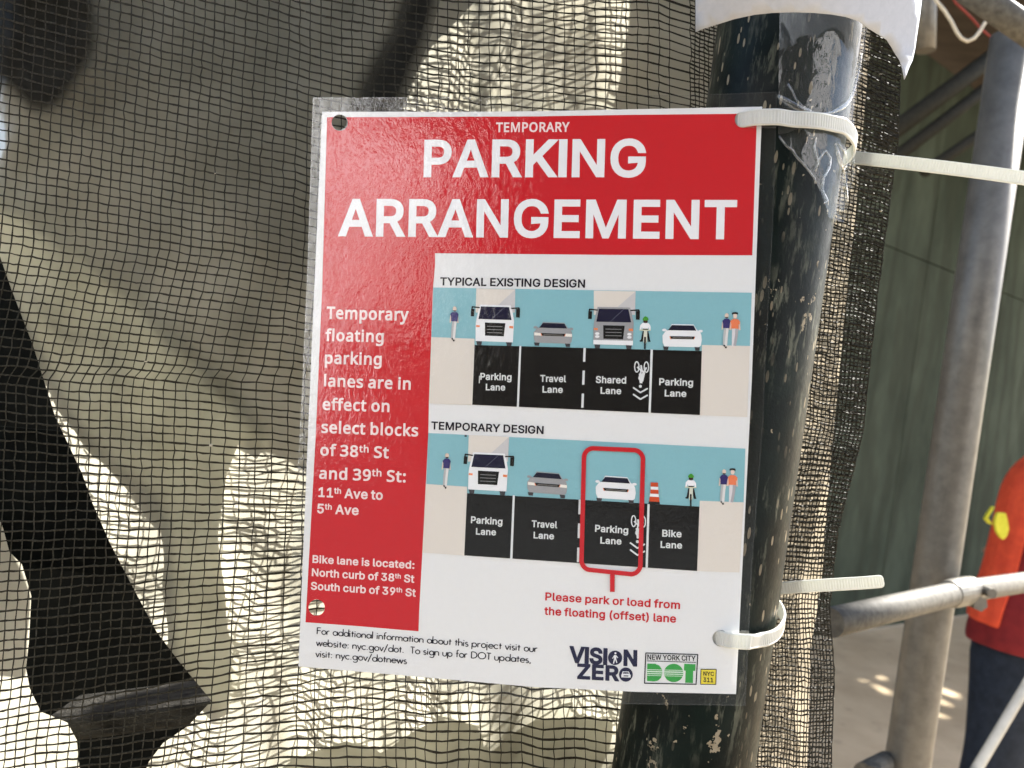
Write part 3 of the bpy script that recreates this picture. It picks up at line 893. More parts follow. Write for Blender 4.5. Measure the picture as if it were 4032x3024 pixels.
# letter outlines, thousandths of the capital height
_G = {'A': '(574|172,271 203,128 254,-15 335,-174 528,-174 455,-13 418,83 389,171 369,255 357,335 353,414 358,504 371,600 393,700 423,802 460,902 528,1055 335,1055 280,950 240,851 208,744 183,633 167,521 161,413\n)574|239,-174 319,-17 370,125 402,269 413,413 407,521 392,632 367,744 334,851 294,950 239,1055 46,1055 114,902 151,802 181,700 203,600 216,504 220,414 217,337 205,258 186,174 158,86 120,-11 45,-174\n1899|787,0 787,178 138,178 138,0|386,1000 156,832 156,610 384,773 384,0 579,0 579,1000\n3899|530,-3 616,26 688,74 744,137 779,215 791,302 780,387 745,464 689,528 614,576 523,602 382,602 391,461 754,858 754,1000 126,1000 126,819 480,815 284,596 284,448 402,448 470,442 519,426 554,403 577,374 590,340 595,302 590,262 576,230 553,205 521,186 481,174 435,170 392,174 354,184 323,201 300,222 285,249 269,318 70,318 95,192 135,120 192,62 264,21 346,-4 434,-13\n5899|534,-1 618,32 689,86 742,157 776,241 787,334 781,406 762,472 733,532 693,583 644,626 587,657 523,677 455,683 400,679 348,665 301,644 329,660 348,818 742,818 742,1000 178,1000 118,462 282,443 323,473 356,488 395,498 433,501 478,495 516,479 548,454 572,421 587,380 593,333 588,287 573,247 549,215 519,191 482,175 440,170 403,174 371,185 343,202 322,225 307,250 293,316 100,316 122,196 156,126 209,68 275,24 353,-4 440,-13\n8899|545,-4 630,24 702,69 758,129 793,202 805,284 798,350 777,410 743,463 700,507 650,539 672,524 666,516 723,574 759,646 771,728 760,806 727,876 677,933 611,977 535,1004 449,1013 363,1004 286,977 220,933 170,876 138,806 127,728 139,646 175,573 231,517 228,526 250,540 198,507 154,463 121,410 101,350 94,284 105,202 141,129 196,69 268,24 354,-4 449,-13|399,173 359,185 328,204 307,228 293,256 289,291 294,328 308,359 332,386 364,407 403,421 449,425 495,421 534,407 566,386 589,359 604,328 609,291 604,256 591,228 569,204 538,185 499,173 449,169|411,608 379,619 354,636 336,659 324,686 320,719 324,752 336,779 354,800 379,817 410,828 449,832 488,828 519,817 544,800 562,779 573,752 577,719 573,686 561,659 542,636 517,619 486,608 449,604\n9899|359,1002 278,969 210,917 158,849 125,767 115,676 124,586 155,507 203,441 268,392 346,362 433,352 478,356 519,368 556,386 587,410 613,439 666,527 564,527 200,0 423,0 643,323 708,426 751,513 775,591 783,668 773,761 741,845 689,915 621,968 540,1002 449,1013|489,827 523,813 551,789 573,758 587,719 592,674 587,630 573,592 552,562 523,540 489,525 449,520 409,525 376,540 347,563 325,593 311,631 307,676 311,720 326,758 347,789 376,813 410,827 449,832\n:419|260,0 299,27 326,67 335,114 326,161 299,201 260,228 212,237 165,228 125,201 98,162 89,114 98,67 125,27 165,0 212,-9|260,498 299,525 326,565 335,612 326,659 299,699 260,726 212,735 165,726 125,699 98,659 89,612 98,565 125,525 165,498 212,489\nA947|222,0 539,945 406,945 480,701 522,574 726,0 934,0 567,1000 376,1000 13,0|749,257 749,439 199,439 199,257\nB905|487,0 592,9 680,36 749,80 798,140 827,210 836,286 828,362 803,426 765,479 719,518 666,543 649,547 649,495 665,501 708,524 745,557 775,601 794,654 800,717 791,791 764,860 717,918 653,963 572,991 478,1000 109,1000 109,0|305,418 487,418 536,412 574,399 604,378 625,352 638,321 643,288 634,247 610,215 563,192 480,183 305,183|305,817 471,817 538,808 578,786 599,754 607,712 603,680 591,652 571,629 544,612 510,600 468,596 305,596\nC1002|598,-7 669,10 734,38 793,77 844,126 885,184 916,250 947,370 749,370 728,301 711,268 689,241 663,218 632,200 599,186 562,178 525,176 455,185 394,212 343,256 302,319 276,400 267,499 276,600 302,681 342,743 394,788 454,815 525,824 562,822 599,814 632,801 663,782 689,759 711,732 728,699 749,630 947,630 915,751 884,817 843,875 792,924 733,962 668,990 597,1007 522,1013 400,997 290,949 199,872 130,769 87,644 73,499 87,355 130,230 199,128 290,51 400,3 522,-13\nD988|575,15 694,60 790,135 860,236 901,360 915,502 901,643 860,765 791,866 698,940 582,985 450,1000 169,1000 169,817 437,817 528,807 597,780 651,736 689,675 714,597 722,502 714,406 689,326 650,265 595,221 522,193 426,183 174,183 174,0 438,0|109,1000 109,0 305,0 305,1000\nE837|758,0 758,183 305,183 305,414 723,414 723,597 305,597 305,817 754,817 754,1000 109,1000 109,0\nG1021|639,0 740,38 825,101 890,184 931,286 944,399 944,542 511,542 511,360 914,392 755,453 743,339 721,282 688,237 644,204 590,183 526,176 456,185 395,212 343,257 302,319 276,400 267,499 276,600 302,681 342,744 393,788 453,815 521,824 561,822 598,813 631,799 660,781 685,757 707,729 725,696 751,631 950,631 918,749 887,814 845,871 794,920 735,960 668,989 596,1007 518,1013 397,997 288,949 197,872 129,769 87,644 73,499 87,356 129,231 197,128 289,51 400,3 526,-13\nI330|60,0 270,0 270,1000 60,1000\nK924|487,511 932,995 680,1000 325,615 189,445 196,221|305,0 305,1000 109,1000 109,0|929,0 454,665 330,510 693,0\nL791|733,0 733,183 305,183 305,1000 109,1000 109,0\nM1216|300,0 294,907 185,907 530,0 686,0 1025,907 918,907 912,0 1107,0 1107,1000 874,1000 539,88 679,88 342,1000 109,1000 109,0\nN1027|306,0 295,907 169,888 717,0 918,0 918,1000 721,1000 725,234 736,91 854,109 309,1000 109,1000 109,0\nO1044|646,3 755,51 846,128 915,230 958,356 972,499 958,644 915,769 846,872 755,949 646,997 523,1013 400,997 291,949 199,872 130,769 87,644 73,499 87,355 130,230 199,128 291,51 400,3 523,-13|455,185 395,212 343,256 303,318 276,399 267,499 276,600 303,682 343,744 395,788 455,815 523,824 590,815 651,789 702,745 742,682 769,601 778,499 769,399 742,318 702,255 651,211 590,185 523,176\nP884|305,0 305,818 458,818 517,812 558,798 587,776 607,748 619,712 623,669 619,626 606,589 587,560 558,538 517,524 459,518 198,518 198,336 467,336 572,346 660,379 731,432 780,501 810,581 819,669 810,756 780,836 730,904 660,957 571,990 467,1000 109,1000 109,0\nR892|305,0 305,818 459,818 518,813 560,799 589,779 608,753 620,719 624,677 620,635 608,603 589,578 561,559 520,546 461,541 174,541 174,358 468,358 572,367 660,397 731,446 781,511 811,589 820,677 811,764 781,843 731,909 661,959 572,990 469,1000 109,1000 109,0|881,0 611,494 390,494 655,0\nS888|550,-7 642,23 717,70 773,133 807,208 819,290 811,358 789,416 755,464 713,502 667,531 618,554 529,583 436,608 362,634 331,651 307,670 293,691 288,720 293,748 305,773 327,795 358,813 399,825 446,829 512,821 563,798 595,764 621,684 812,684 791,804 755,875 700,933 629,977 545,1004 451,1013 357,1004 272,977 199,933 142,873 106,799 93,713 112,614 167,534 252,476 360,435 471,404 559,373 589,356 609,338 621,318 625,292 619,259 604,230 578,206 542,186 497,173 444,169 397,172 355,184 320,201 294,224 277,253 261,327 61,327 85,200 122,125 180,65 254,20 343,-7 444,-16\nT891|348,817 348,0 544,0 544,817 834,817 834,1000 57,1000 57,817\nV947|570,0 934,1000 725,1000 409,56 544,56 221,1000 12,1000 381,0\nW1321|487,0 653,614 685,746 720,939 600,939 636,740 667,614 833,0 1029,0 1303,1000 1100,1000 872,72 990,72 758,1000 563,1000 331,72 447,72 220,1000 17,1000 290,0\nX938|227,0 556,498 383,498 709,0 940,0 482,643 482,388 923,1000 694,1000 386,528 553,528 250,1000 17,1000 459,383 459,639 -4,0\nY933|565,0 565,405 935,1000 707,1000 513,683 459,588 383,417 553,417 477,586 422,683 227,1000 -2,1000 368,405 368,0\nZ873|802,0 802,183 148,177 202,15 377,250 797,863 797,1000 73,1000 73,817 725,823 669,988 75,136 75,0\na784|391,-11 444,4 488,27 524,56 553,94 500,94 500,0 689,0 689,496 682,573 659,638 623,688 579,725 531,750 480,765 391,775 329,771 268,757 209,733 156,696 110,646 56,542 241,488 267,538 281,556 301,573 325,586 356,595 394,598 429,595 456,586 474,574 487,557 495,535 498,503 497,499 497,499 486,495 356,477 258,460 207,445 160,424 118,393 83,352 62,299 55,235 64,162 92,99 137,48 194,12 259,-9 329,-16|316,164 289,172 269,182 257,195 249,209 246,229 249,251 258,266 273,278 296,289 365,305 522,331 498,319 498,292 494,258 482,229 461,202 433,181 396,167 348,162\nb847|547,-3 629,35 696,96 746,176 776,272 786,381 776,490 745,586 695,666 628,726 546,763 455,775 387,769 332,750 290,722 258,691 233,657 285,657 285,1000 95,1000 95,0 282,0 282,106 233,106 259,70 291,39 334,11 389,-9 456,-15|393,171 356,190 326,220 303,263 289,317 284,383 289,447 303,501 326,542 355,572 392,590 438,596 485,590 522,571 552,540 574,498 589,444 593,383 588,320 574,265 551,222 521,191 484,171 438,165\nc796|470,-11 523,0 572,19 617,46 656,79 690,118 716,164 749,253 567,298 534,222 505,192 466,172 415,164 365,171 327,191 296,223 273,267 259,320 254,379 259,439 273,493 296,536 327,569 365,589 415,596 466,589 504,570 532,540 565,467 747,513 714,601 687,646 654,685 614,717 570,742 522,760 470,772 414,775 316,763 230,725 158,664 105,584 72,488 62,379 72,271 105,176 158,96 230,35 316,-3 414,-15\nd847|459,-9 514,11 557,39 589,70 615,106 566,106 566,0 752,0 752,1000 562,1000 562,657 614,657 590,691 558,722 515,750 460,769 393,775 302,763 220,726 153,666 103,586 72,490 62,381 72,272 102,176 152,96 219,35 301,-3 392,-15|364,171 327,191 296,222 274,265 259,320 254,383 259,444 273,498 296,540 325,571 362,590 410,596 456,590 493,572 522,542 545,501 559,447 564,383 559,317 544,263 522,220 492,190 455,171 410,165\ne810|498,-9 566,11 625,42 675,83 714,134 755,232 571,277 543,219 528,200 508,184 485,173 457,166 425,163 374,169 334,186 301,212 276,250 259,299 253,363 253,419 258,468 273,510 296,546 327,573 364,591 411,597 457,591 492,574 520,547 542,510 555,462 566,335 736,465 135,479 135,306 753,306 744,483 723,564 690,631 645,685 593,726 534,754 473,770 410,775 313,763 226,724 156,662 104,581 72,485 62,378 72,271 104,176 158,96 230,35 320,-3 423,-15\nf539|12,766 12,592 492,592 492,766|336,0 336,795 340,828 349,844 363,853 393,857 421,855 478,838 528,1010 449,1032 379,1038 322,1033 267,1015 219,984 179,941 154,886 146,823 146,0\ng849|501,-265 581,-243 651,-204 707,-145 742,-69 754,21 754,766 566,766 566,657 617,657 591,692 559,723 516,750 461,769 394,775 303,763 221,726 154,666 103,588 72,493 62,386 72,278 104,185 155,109 223,54 303,20 392,8 459,14 513,32 556,58 588,88 614,124 563,124 563,33 552,-28 524,-65 478,-88 413,-96 368,-93 334,-83 308,-69 288,-52 233,18 75,-72 124,-149 162,-189 210,-224 269,-251 337,-267 414,-273|363,193 326,210 296,238 273,277 259,328 254,388 259,448 273,499 296,541 326,571 363,590 411,596 457,590 494,572 523,543 546,502 560,450 565,388 560,325 546,274 523,236 494,209 458,193 411,187\nh821|290,496 304,532 324,559 350,579 382,591 419,595 469,586 504,563 527,523 536,463 536,0 726,0 726,477 718,563 692,638 650,699 593,742 526,767 451,775 367,764 291,728 230,664 162,520 285,520 285,1000 95,1000 95,0 285,0 285,448\ni381|285,0 285,766 95,766 95,0|236,809 274,833 300,870 309,914 300,958 274,995 236,1020 191,1028 147,1020 109,995 83,958 74,914 83,870 109,833 147,809 191,801\nk768|376,361 389,361 773,760 538,766 241,463 199,463 203,206|285,0 285,1000 95,1000 95,0|793,1 389,513 254,379 552,0\nl422|337,-1 414,13 378,181 305,174 292,176 291,176 288,186 285,220 285,1000 95,1000 95,190 106,112 144,48 208,8 290,-5\nm1183|285,0 285,468 290,512 302,543 321,567 344,584 371,594 400,598 440,591 470,573 489,546 496,506 496,0 686,0 686,485 690,519 700,546 716,567 737,583 764,594 796,598 837,591 868,575 888,547 897,496 897,0 1087,0 1087,503 1079,584 1053,653 1012,709 958,748 896,771 830,778 769,773 712,755 662,726 619,687 587,638 548,533 676,533 634,658 587,722 520,765 438,779 384,773 335,757 289,729 249,691 217,642 177,534 283,534 282,766 95,766 95,0\nn821|290,496 304,532 324,559 350,579 382,591 419,595 469,586 504,563 527,523 536,463 536,0 726,0 726,477 718,563 692,638 649,699 593,742 526,767 451,775 367,764 291,728 230,664 162,520 282,520 281,766 95,766 95,0 285,0 285,448\no831|514,-3 601,35 673,96 726,176 759,271 769,379 759,488 726,584 673,664 601,725 514,763 415,775 316,763 230,725 158,664 105,584 72,488 62,379 72,271 105,176 158,96 230,35 316,-3 415,-15|365,171 327,191 296,223 273,267 259,320 254,379 259,439 273,493 296,536 327,569 365,589 415,596 465,589 504,569 535,536 558,492 573,439 577,379 573,320 558,267 535,223 505,191 466,171 415,164\np847|285,-258 285,106 233,106 259,70 291,39 334,11 389,-9 456,-15 547,-3 629,35 696,96 746,176 776,272 786,381 776,490 745,586 695,666 628,726 546,763 455,775 387,769 332,750 290,722 258,691 233,657 282,657 282,766 95,766 95,-258|393,171 356,190 326,220 303,263 289,317 284,383 289,447 303,501 326,542 355,572 392,590 438,596 485,590 522,571 552,540 574,498 589,444 593,383 588,320 574,265 551,222 521,191 484,171 438,165\nr548|285,0 285,466 290,503 302,532 321,556 346,573 378,585 414,589 520,579 520,773 423,776 356,767 293,738 245,694 269,705 282,766 95,766 95,0\ns740|452,-8 526,15 589,52 638,102 669,163 679,233 666,312 623,378 555,426 466,457 361,482 316,496 291,510 280,524 277,540 282,561 300,580 334,596 379,601 424,595 453,579 473,556 503,496 680,536 643,630 611,679 569,720 515,751 451,769 378,775 301,768 232,747 172,711 125,663 94,603 84,535 98,454 141,388 210,340 299,309 413,282 450,270 471,256 481,243 484,227 478,206 459,186 421,168 368,162 321,168 287,182 264,206 234,278 53,240 85,137 121,82 170,39 228,9 295,-9 369,-15\nt491|12,766 12,592 448,592 448,766|117,205 132,119 178,49 252,6 343,-8 392,-5 473,12 436,181 348,170 325,173 316,179 311,189 308,219 308,932 117,932\nu821|453,2 529,38 590,101 659,246 539,246 539,0 726,0 726,766 536,766 536,318 531,270 517,234 497,207 471,187 439,175 403,171 352,180 317,203 294,243 285,303 285,766 95,766 95,289 103,203 129,128 172,67 228,24 295,-1 370,-10\nv784|477,0 770,766 563,766 407,333 319,38 465,38 377,333 220,766 13,766 306,0\n 340', 'C': '3817|694,852 632,939 528,996 391,1013 295,1005 211,982 138,949 47,889 148,750 245,807 312,831 349,838 390,840 449,832 489,811 512,781 520,737 515,700 500,669 476,642 440,621 391,607 327,602 199,602 199,428 326,428 398,424 455,412 497,395 525,372 540,344 546,304 535,243 504,200 447,171 350,160 293,164 231,175 170,193 58,240 58,50 143,15 209,-1 277,-10 351,-13 469,-4 567,25 644,73 700,138 733,215 743,302 728,398 678,477 598,531 570,524 553,504 608,532 653,571 687,621 708,679 715,747\n8817|325,1006 251,984 187,948 136,897 103,832 93,755 99,693 118,638 147,591 185,551 228,517 217,524 224,528 175,494 130,453 94,402 71,342 63,274 73,191 105,119 157,61 227,20 312,-5 411,-13 504,-5 587,21 656,64 708,122 741,195 752,278 744,346 719,406 681,455 635,497 582,531 588,528 575,521 620,553 661,592 694,638 715,692 722,754 712,831 680,897 630,949 565,985 490,1006 407,1013|256,308 267,338 287,365 315,390 354,415 389,432 447,408 490,385 523,360 546,334 559,308 563,277 553,228 526,191 479,165 408,155 334,165 287,190 261,227 252,274|462,836 501,817 524,790 532,748 528,717 516,690 497,667 472,646 412,615 347,647 318,668 298,691 286,716 282,748 290,789 313,817 352,836 406,844\n9817|743,669 724,758 692,835 650,898 597,949 537,985 469,1006 398,1013 305,1003 224,971 156,918 106,848 75,762 64,663 74,572 102,493 148,429 210,382 285,354 367,345 427,349 479,361 525,381 563,406 595,437 607,452 554,452 551,423 540,357 521,300 495,252 461,213 416,184 359,164 284,158 231,162 132,184 132,6 222,-10 287,-13 390,-5 480,20 555,60 615,114 662,177 697,248 722,325 738,404 746,486 749,568|435,836 466,824 493,805 515,780 533,749 546,714 554,678 557,644 552,613 538,583 514,555 482,532 441,517 394,512 329,522 289,550 264,597 255,664 266,746 296,799 340,829 399,840\n:424|100,55 127,13 167,-11 210,-19 255,-11 295,12 323,54 331,108 323,164 295,205 254,227 210,234 167,227 128,205 100,163 93,108|100,608 127,566 167,542 210,534 255,542 295,566 323,607 331,661 323,717 295,759 254,782 210,789 167,782 128,759 100,717 93,661\nA903|920,0 530,1004 373,1004 -18,0 183,0 293,286 605,286 716,0|542,466 359,466 450,759\nE796|718,179 319,179 319,432 695,432 695,610 319,610 319,821 718,821 718,1000 125,1000 125,0 718,0\nM1249|693,0 963,762 931,0 1124,0 1124,1000 888,1000 621,291 363,1000 125,1000 125,0 310,0 283,763 544,0\nO1087|995,643 956,768 890,872 798,950 682,999 545,1014 403,999 285,949 193,871 128,767 91,643 79,503 86,395 106,296 142,208 193,132 259,70 340,24 435,-4 544,-13 649,-4 743,23 824,69 891,131 942,207 979,295 1001,394 1008,502|287,603 309,686 344,750 394,796 460,825 545,835 630,825 695,797 742,752 791,646 807,500 800,399 778,315 742,251 693,204 629,176 544,165 460,176 394,205 345,251 309,316 287,399 279,501\nP859|125,1000 125,0 319,0 319,359 387,359 487,365 573,385 644,416 701,459 744,510 772,567 788,628 793,691 783,779 751,857 696,921 576,981 410,1000|494,813 553,787 584,746 595,684 590,634 574,599 547,573 507,553 449,541 372,536 319,536 319,823 396,823\nR881|125,1000 125,0 319,0 319,381 442,381 665,0 892,0 626,435 633,438 681,467 726,506 762,558 786,623 793,699 783,789 752,866 697,927 622,968 530,992 420,1000|476,818 524,807 557,791 578,769 591,739 595,695 585,633 557,593 505,567 416,557 319,557 319,822 411,822\nS787|718,361 692,425 650,478 594,520 527,556 384,614 336,638 305,660 286,681 276,705 273,737 276,765 286,787 302,805 327,820 362,830 409,833 463,830 515,820 653,774 715,945 623,980 559,998 488,1009 410,1013 322,1005 242,982 174,942 122,888 88,819 77,740 82,682 94,630 116,584 147,544 185,509 231,478 339,429 413,400 466,375 500,352 518,331 528,307 532,276 528,244 516,219 495,198 464,181 420,169 363,165 295,169 229,181 169,198 66,237 66,42 163,8 255,-8 358,-13 459,-5 548,21 623,64 680,123 715,198 726,285\nT796|495,821 782,821 782,1000 13,1000 13,821 301,821 301,0 495,0\nY809|189,1000 -26,1000 308,382 308,0 501,0 501,387 835,1000 621,1000 404,591\na802|340,777 272,763 210,742 125,703 188,548 313,598 357,609 403,612 453,605 482,589 501,558 509,495 509,493 427,491 273,472 157,423 83,341 59,233 67,158 93,95 135,46 188,12 250,-7 316,-13 375,-10 426,0 471,18 512,44 531,62 545,0 698,0 698,513 681,629 625,717 533,767 412,782|508,337 508,318 495,243 462,196 410,167 342,157 303,162 277,175 261,196 255,229 264,271 289,300 345,323 447,335\nb872|302,1059 110,1059 110,0 260,0 283,88 245,88 272,59 325,21 394,-5 477,-13 567,-2 648,33 714,91 762,170 792,269 801,385 792,501 763,599 714,679 647,736 567,771 477,782 394,773 325,748 271,709 245,678 295,678|523,596 567,559 595,491 606,386 595,282 566,212 523,173 459,159 381,173 337,211 311,280 301,390 305,465 317,523 336,563 363,588 401,604 456,610\nc698|485,-10 536,-2 581,11 643,38 643,219 515,173 474,165 426,163 375,169 337,186 308,214 286,256 271,312 266,382 271,456 286,513 308,554 338,582 378,600 431,606 501,596 605,565 666,729 593,758 544,771 490,780 433,783 337,773 250,741 175,686 118,607 82,505 71,381 82,261 116,162 171,84 244,29 331,-3 425,-13\nd872|451,-9 501,3 546,23 584,48 590,54 599,0 762,0 762,1059 571,1059 571,743 576,681 628,681 615,696 583,725 545,749 502,768 452,779 394,783 304,772 225,737 158,678 109,599 80,500 71,384 80,268 109,169 157,90 224,33 303,-2 393,-13|349,173 306,212 277,281 266,381 277,482 306,555 350,596 412,610 491,596 536,558 562,490 561,264 535,205 490,172 413,159\ne806|319,771 234,733 164,673 113,591 81,493 71,380 82,265 117,167 174,88 251,31 342,-2 442,-13 513,-10 574,-1 630,14 709,44 709,224 556,173 506,164 451,162 371,175 316,211 281,273 273,324 740,324 740,433 731,528 702,613 655,685 589,739 509,772 416,783|457,607 488,593 511,572 529,542 540,502 541,492 278,492 285,522 315,572 357,602 416,612\nf522|506,770 332,770 332,775 338,837 353,872 373,889 407,895 454,890 534,868 588,1030 487,1058 404,1066 330,1059 265,1036 210,995 171,937 148,863 141,777 141,763 19,725 19,605 141,605 141,0 332,0 332,605 506,605\ng872|301,771 220,733 154,670 91,543 71,384 91,222 154,96 221,35 302,-1 395,-13 470,-6 537,17 594,54 581,52 573,22 561,-49 532,-97 485,-127 418,-138 351,-135 287,-125 230,-109 125,-64 125,-255 205,-284 269,-299 338,-307 414,-310 518,-301 605,-273 675,-224 725,-156 753,-71 762,25 762,770 600,770 585,678 628,678 593,716 534,754 467,776 393,783|464,604 504,588 533,562 555,522 568,464 571,302 563,259 551,225 535,200 515,182 489,169 455,161 415,158 350,171 307,210 277,279 266,383 271,455 285,514 307,557 334,586 368,604 410,610\nh876|302,1059 110,1059 110,0 301,0 301,395 305,466 318,521 337,560 365,587 406,603 464,610 521,601 553,580 573,543 582,479 582,0 771,0 771,491 764,578 739,652 696,711 637,752 564,774 480,782 430,778 383,768 338,751 297,727 260,695 244,674 295,674\ni411|110,770 110,0 301,0 301,770|167,1024 131,1002 107,965 100,919 107,873 131,836 166,814 207,807 245,814 280,836 304,873 312,919 304,966 280,1002 245,1023 207,1030\nk767|300,1059 110,1059 110,0 300,0 300,276 334,305 561,0 794,0 468,433 777,765 548,770 315,523 255,451 288,475\nl411|301,1059 110,1059 110,0 301,0\nm1286|834,775 764,751 701,708 667,667 701,667 677,706 620,750 550,775 468,783 421,780 376,770 333,753 294,728 259,696 244,676 289,676 273,770 110,770 110,0 301,0 301,397 305,468 317,522 335,562 360,587 395,604 447,610 483,606 507,597 524,582 538,560 547,528 550,483 550,0 740,0 740,419 750,509 776,566 818,598 889,609 937,602 965,581 984,545 991,482 991,0 1181,0 1181,492 1165,618 1113,712 1025,766 909,783\nn876|433,780 386,770 341,753 299,729 261,697 245,676 289,676 273,770 110,770 110,0 301,0 301,396 311,496 338,560 384,596 465,609 521,601 553,580 573,543 582,479 582,0 771,0 771,492 754,619 697,713 604,766 483,783\no859|779,501 745,598 690,677 617,736 530,772 432,783 329,772 240,736 167,677 113,598 81,500 71,387 77,299 97,220 129,152 172,94 224,47 286,14 354,-6 428,-13 505,-6 576,14 639,47 692,94 734,152 765,221 783,299 789,387|277,486 307,555 355,595 430,609 483,603 522,585 552,555 575,513 589,457 594,386 589,316 575,258 553,215 523,184 483,166 430,159 378,166 338,184 308,215 285,258 271,316 266,386\np872|420,779 369,767 325,747 287,721 283,717 274,770 110,770 110,-310 301,-310 301,14 296,88 246,88 288,46 326,22 370,3 421,-9 478,-13 568,-2 648,34 714,92 762,172 792,271 801,386 792,503 763,602 714,681 647,738 568,772 479,783|522,595 566,555 595,485 606,387 601,320 588,263 567,217 539,185 505,166 459,159 403,166 364,183 337,211 317,254 305,311 307,478 319,529 339,565 366,589 404,604 455,610\nr611|417,778 368,761 323,735 285,702 279,687 276,770 110,770 110,0 301,0 301,407 305,452 315,490 331,523 351,550 376,572 404,589 433,599 465,602 497,600 572,587 596,769 517,781 470,783\ns696|631,291 608,343 571,385 523,419 303,515 275,531 260,544 254,554 253,565 257,582 271,595 304,608 357,612 401,610 445,601 568,559 637,719 548,754 491,770 430,780 363,783 249,770 153,729 87,657 65,563 73,498 98,446 137,404 185,372 406,273 431,257 443,244 449,233 450,221 445,196 428,178 391,162 325,156 271,160 217,172 67,229 67,44 136,15 190,0 252,-10 324,-13 409,-7 484,13 548,46 598,94 629,157 638,230\nt544|351,163 330,177 316,201 310,245 310,605 510,605 510,770 310,770 310,929 175,929 127,771 21,723 21,605 119,605 119,238 127,157 152,90 193,41 244,9 301,-8 360,-13 432,-7 515,17 515,181 427,162 382,158\ny736|277,36 233,-73 217,-97 200,-116 181,-129 158,-137 129,-140 14,-128 14,-294 88,-307 148,-310 218,-303 280,-279 332,-241 373,-193 407,-135 435,-72 754,770 548,770 398,351 373,234 392,219 188,770 -17,770\n 336\nI330|60,0 270,0 270,1000 60,1000'}
GLYPH = {}
for k_, t_ in _G.items():
    GLYPH[k_] = {}
    for l_ in t_.split('\n'):
        q_ = l_[1:].split('|')
        GLYPH[k_][l_[0]] = [int(q_[0]), [[tuple(map(int, e_.split(','))) for e_ in c_.split()] for c_ in q_[1:]]]

# ------------------------------------------------------------------ the laminated notice
ex = Vector((.9929, -.0243, -.1082)).normalized()
ey = Vector((.0437, .9999, -.0029))
ey = (ey - ex * ex.dot(ey)).normalized()
toW = lambda c: CR * c.x + CU * c.y + F0 * c.z
EX, EY = toW(ex), toW(ey)
NZ = EX.cross(EY).normalized()
SO = EYE + toW(Vector((-.09556, .13697, .4154)))
smat = Matrix(((EX.x, EY.x, NZ.x, SO.x), (EX.y, EY.y, NZ.y, SO.y), (EX.z, EY.z, NZ.z, SO.z), (0, 0, 0, 1)))
def SP(p):
    """photograph measurement -> metres on the face of the notice"""
    d = ray(*p)
    q = EYE + d * ((SO - EYE).dot(NZ) / d.dot(NZ)) - SO
    return (q.dot(EX), q.dot(EY))
def SW(p, k=0.0):
    x, y = SP(p)
    return SO + EX * x + EY * y + NZ * k
for z in (at(2976, 300, .43).z, at(2750, 2700, .43).z):
    p = Vector((POLE.x, POLE.y, z))
    print('gap notice to pole', (SO - p).dot(NZ) - PR)
LAY = .00007
notice = empty('parking_notice', SO, 'laminated red and white TEMPORARY PARKING ARRANGEMENT notice tied to the pole', 'notice', None, smat)
class Draw:
    """flat printed shapes collected per colour and layer, measured in the photograph"""
    def __init__(s, base=2):
        s.L = []
        s.base = base
    def add(s, rgb, lay, cs):
        s.L.append((rgb, lay, cs))
    def poly(s, rgb, lay, pts):
        s.add(rgb, lay, [ccw([SP(p) for p in pts])])
    def line(s, rgb, lay, pts, w, closed=False):
        s.add(rgb, lay, stroke([SP(p) for p in pts], w, closed))
    def ell(s, rgb, lay, c, rx, ry=None, a0=0, a1=360):
        s.poly(rgb, lay, circ(c[0], c[1], rx, ry, 24, a0, a1))
    def build(s, name, parent):
        V, F, mi, mats = [], [], [], []
        for rgb, lay, cs in s.L:
            v, f = tri(cs)
            m = ink(rgb)
            if m not in mats:
                mats.append(m)
            n = len(V)
            V += [(p.x, p.y, (s.base + lay) * LAY) for p in v]
            F += [tuple(i + n for i in t) for t in f]
            mi += [mats.index(m)] * len(f)
        me = bpy.data.meshes.new(name)
        me.from_pydata(V, [], F)
        for p, i in zip(me.polygons, mi):
            p.material_index = i
        return link(name, me, parent, mats)
UN = .42 / FPX                                     # metres on the notice per photograph pixel
def expand(s):
    r, up = [], False
    for ch in s:
        if ch == '^':
            up = not up
        else:
            r.append((ch, up))
    return r
TRACK = {'A': -45, 'C': -12, 'F': 40}
def lettering(d, rgb, lay, font, s, p0, p1, cap, bold=0.0):
    """a line of letters from p0 to p1 on its base line, cap: capital height in photograph pixels"""
    G = GLYPH[font]
    a, b = Vector(SP(p0)), Vector(SP(p1))
    u = (b - a).normalized()
    w = Vector((-u.y, u.x))
    h = cap * UN
    it, x = [], 0
    lo, hi = None, 0
    for ch, up in expand(s):
        adv, cs = G[ch]
        k = .62 if up else 1
        if cs:
            xs = [q[0] for c in cs for q in c]
            lo = x + min(xs) * k if lo is None else lo
            hi = x + max(xs) * k
            it.append((x, k, 420 if up else 0, cs))
        x += (adv + TRACK[font]) * k
    sx = (b - a).length / (hi - lo) * 1000
    for x, k, rise, cs in it:
        o = []
        for c in cs:
            o.append([tuple(a + u * ((x + px * k - lo) / 1000 * sx) + w * ((py * k + rise) / 1000 * h)) for px, py in c])
        if bold:
            o = o + [q for c in o for q in stroke(c, bold * h, True)]
        d.add(rgb, lay, o)
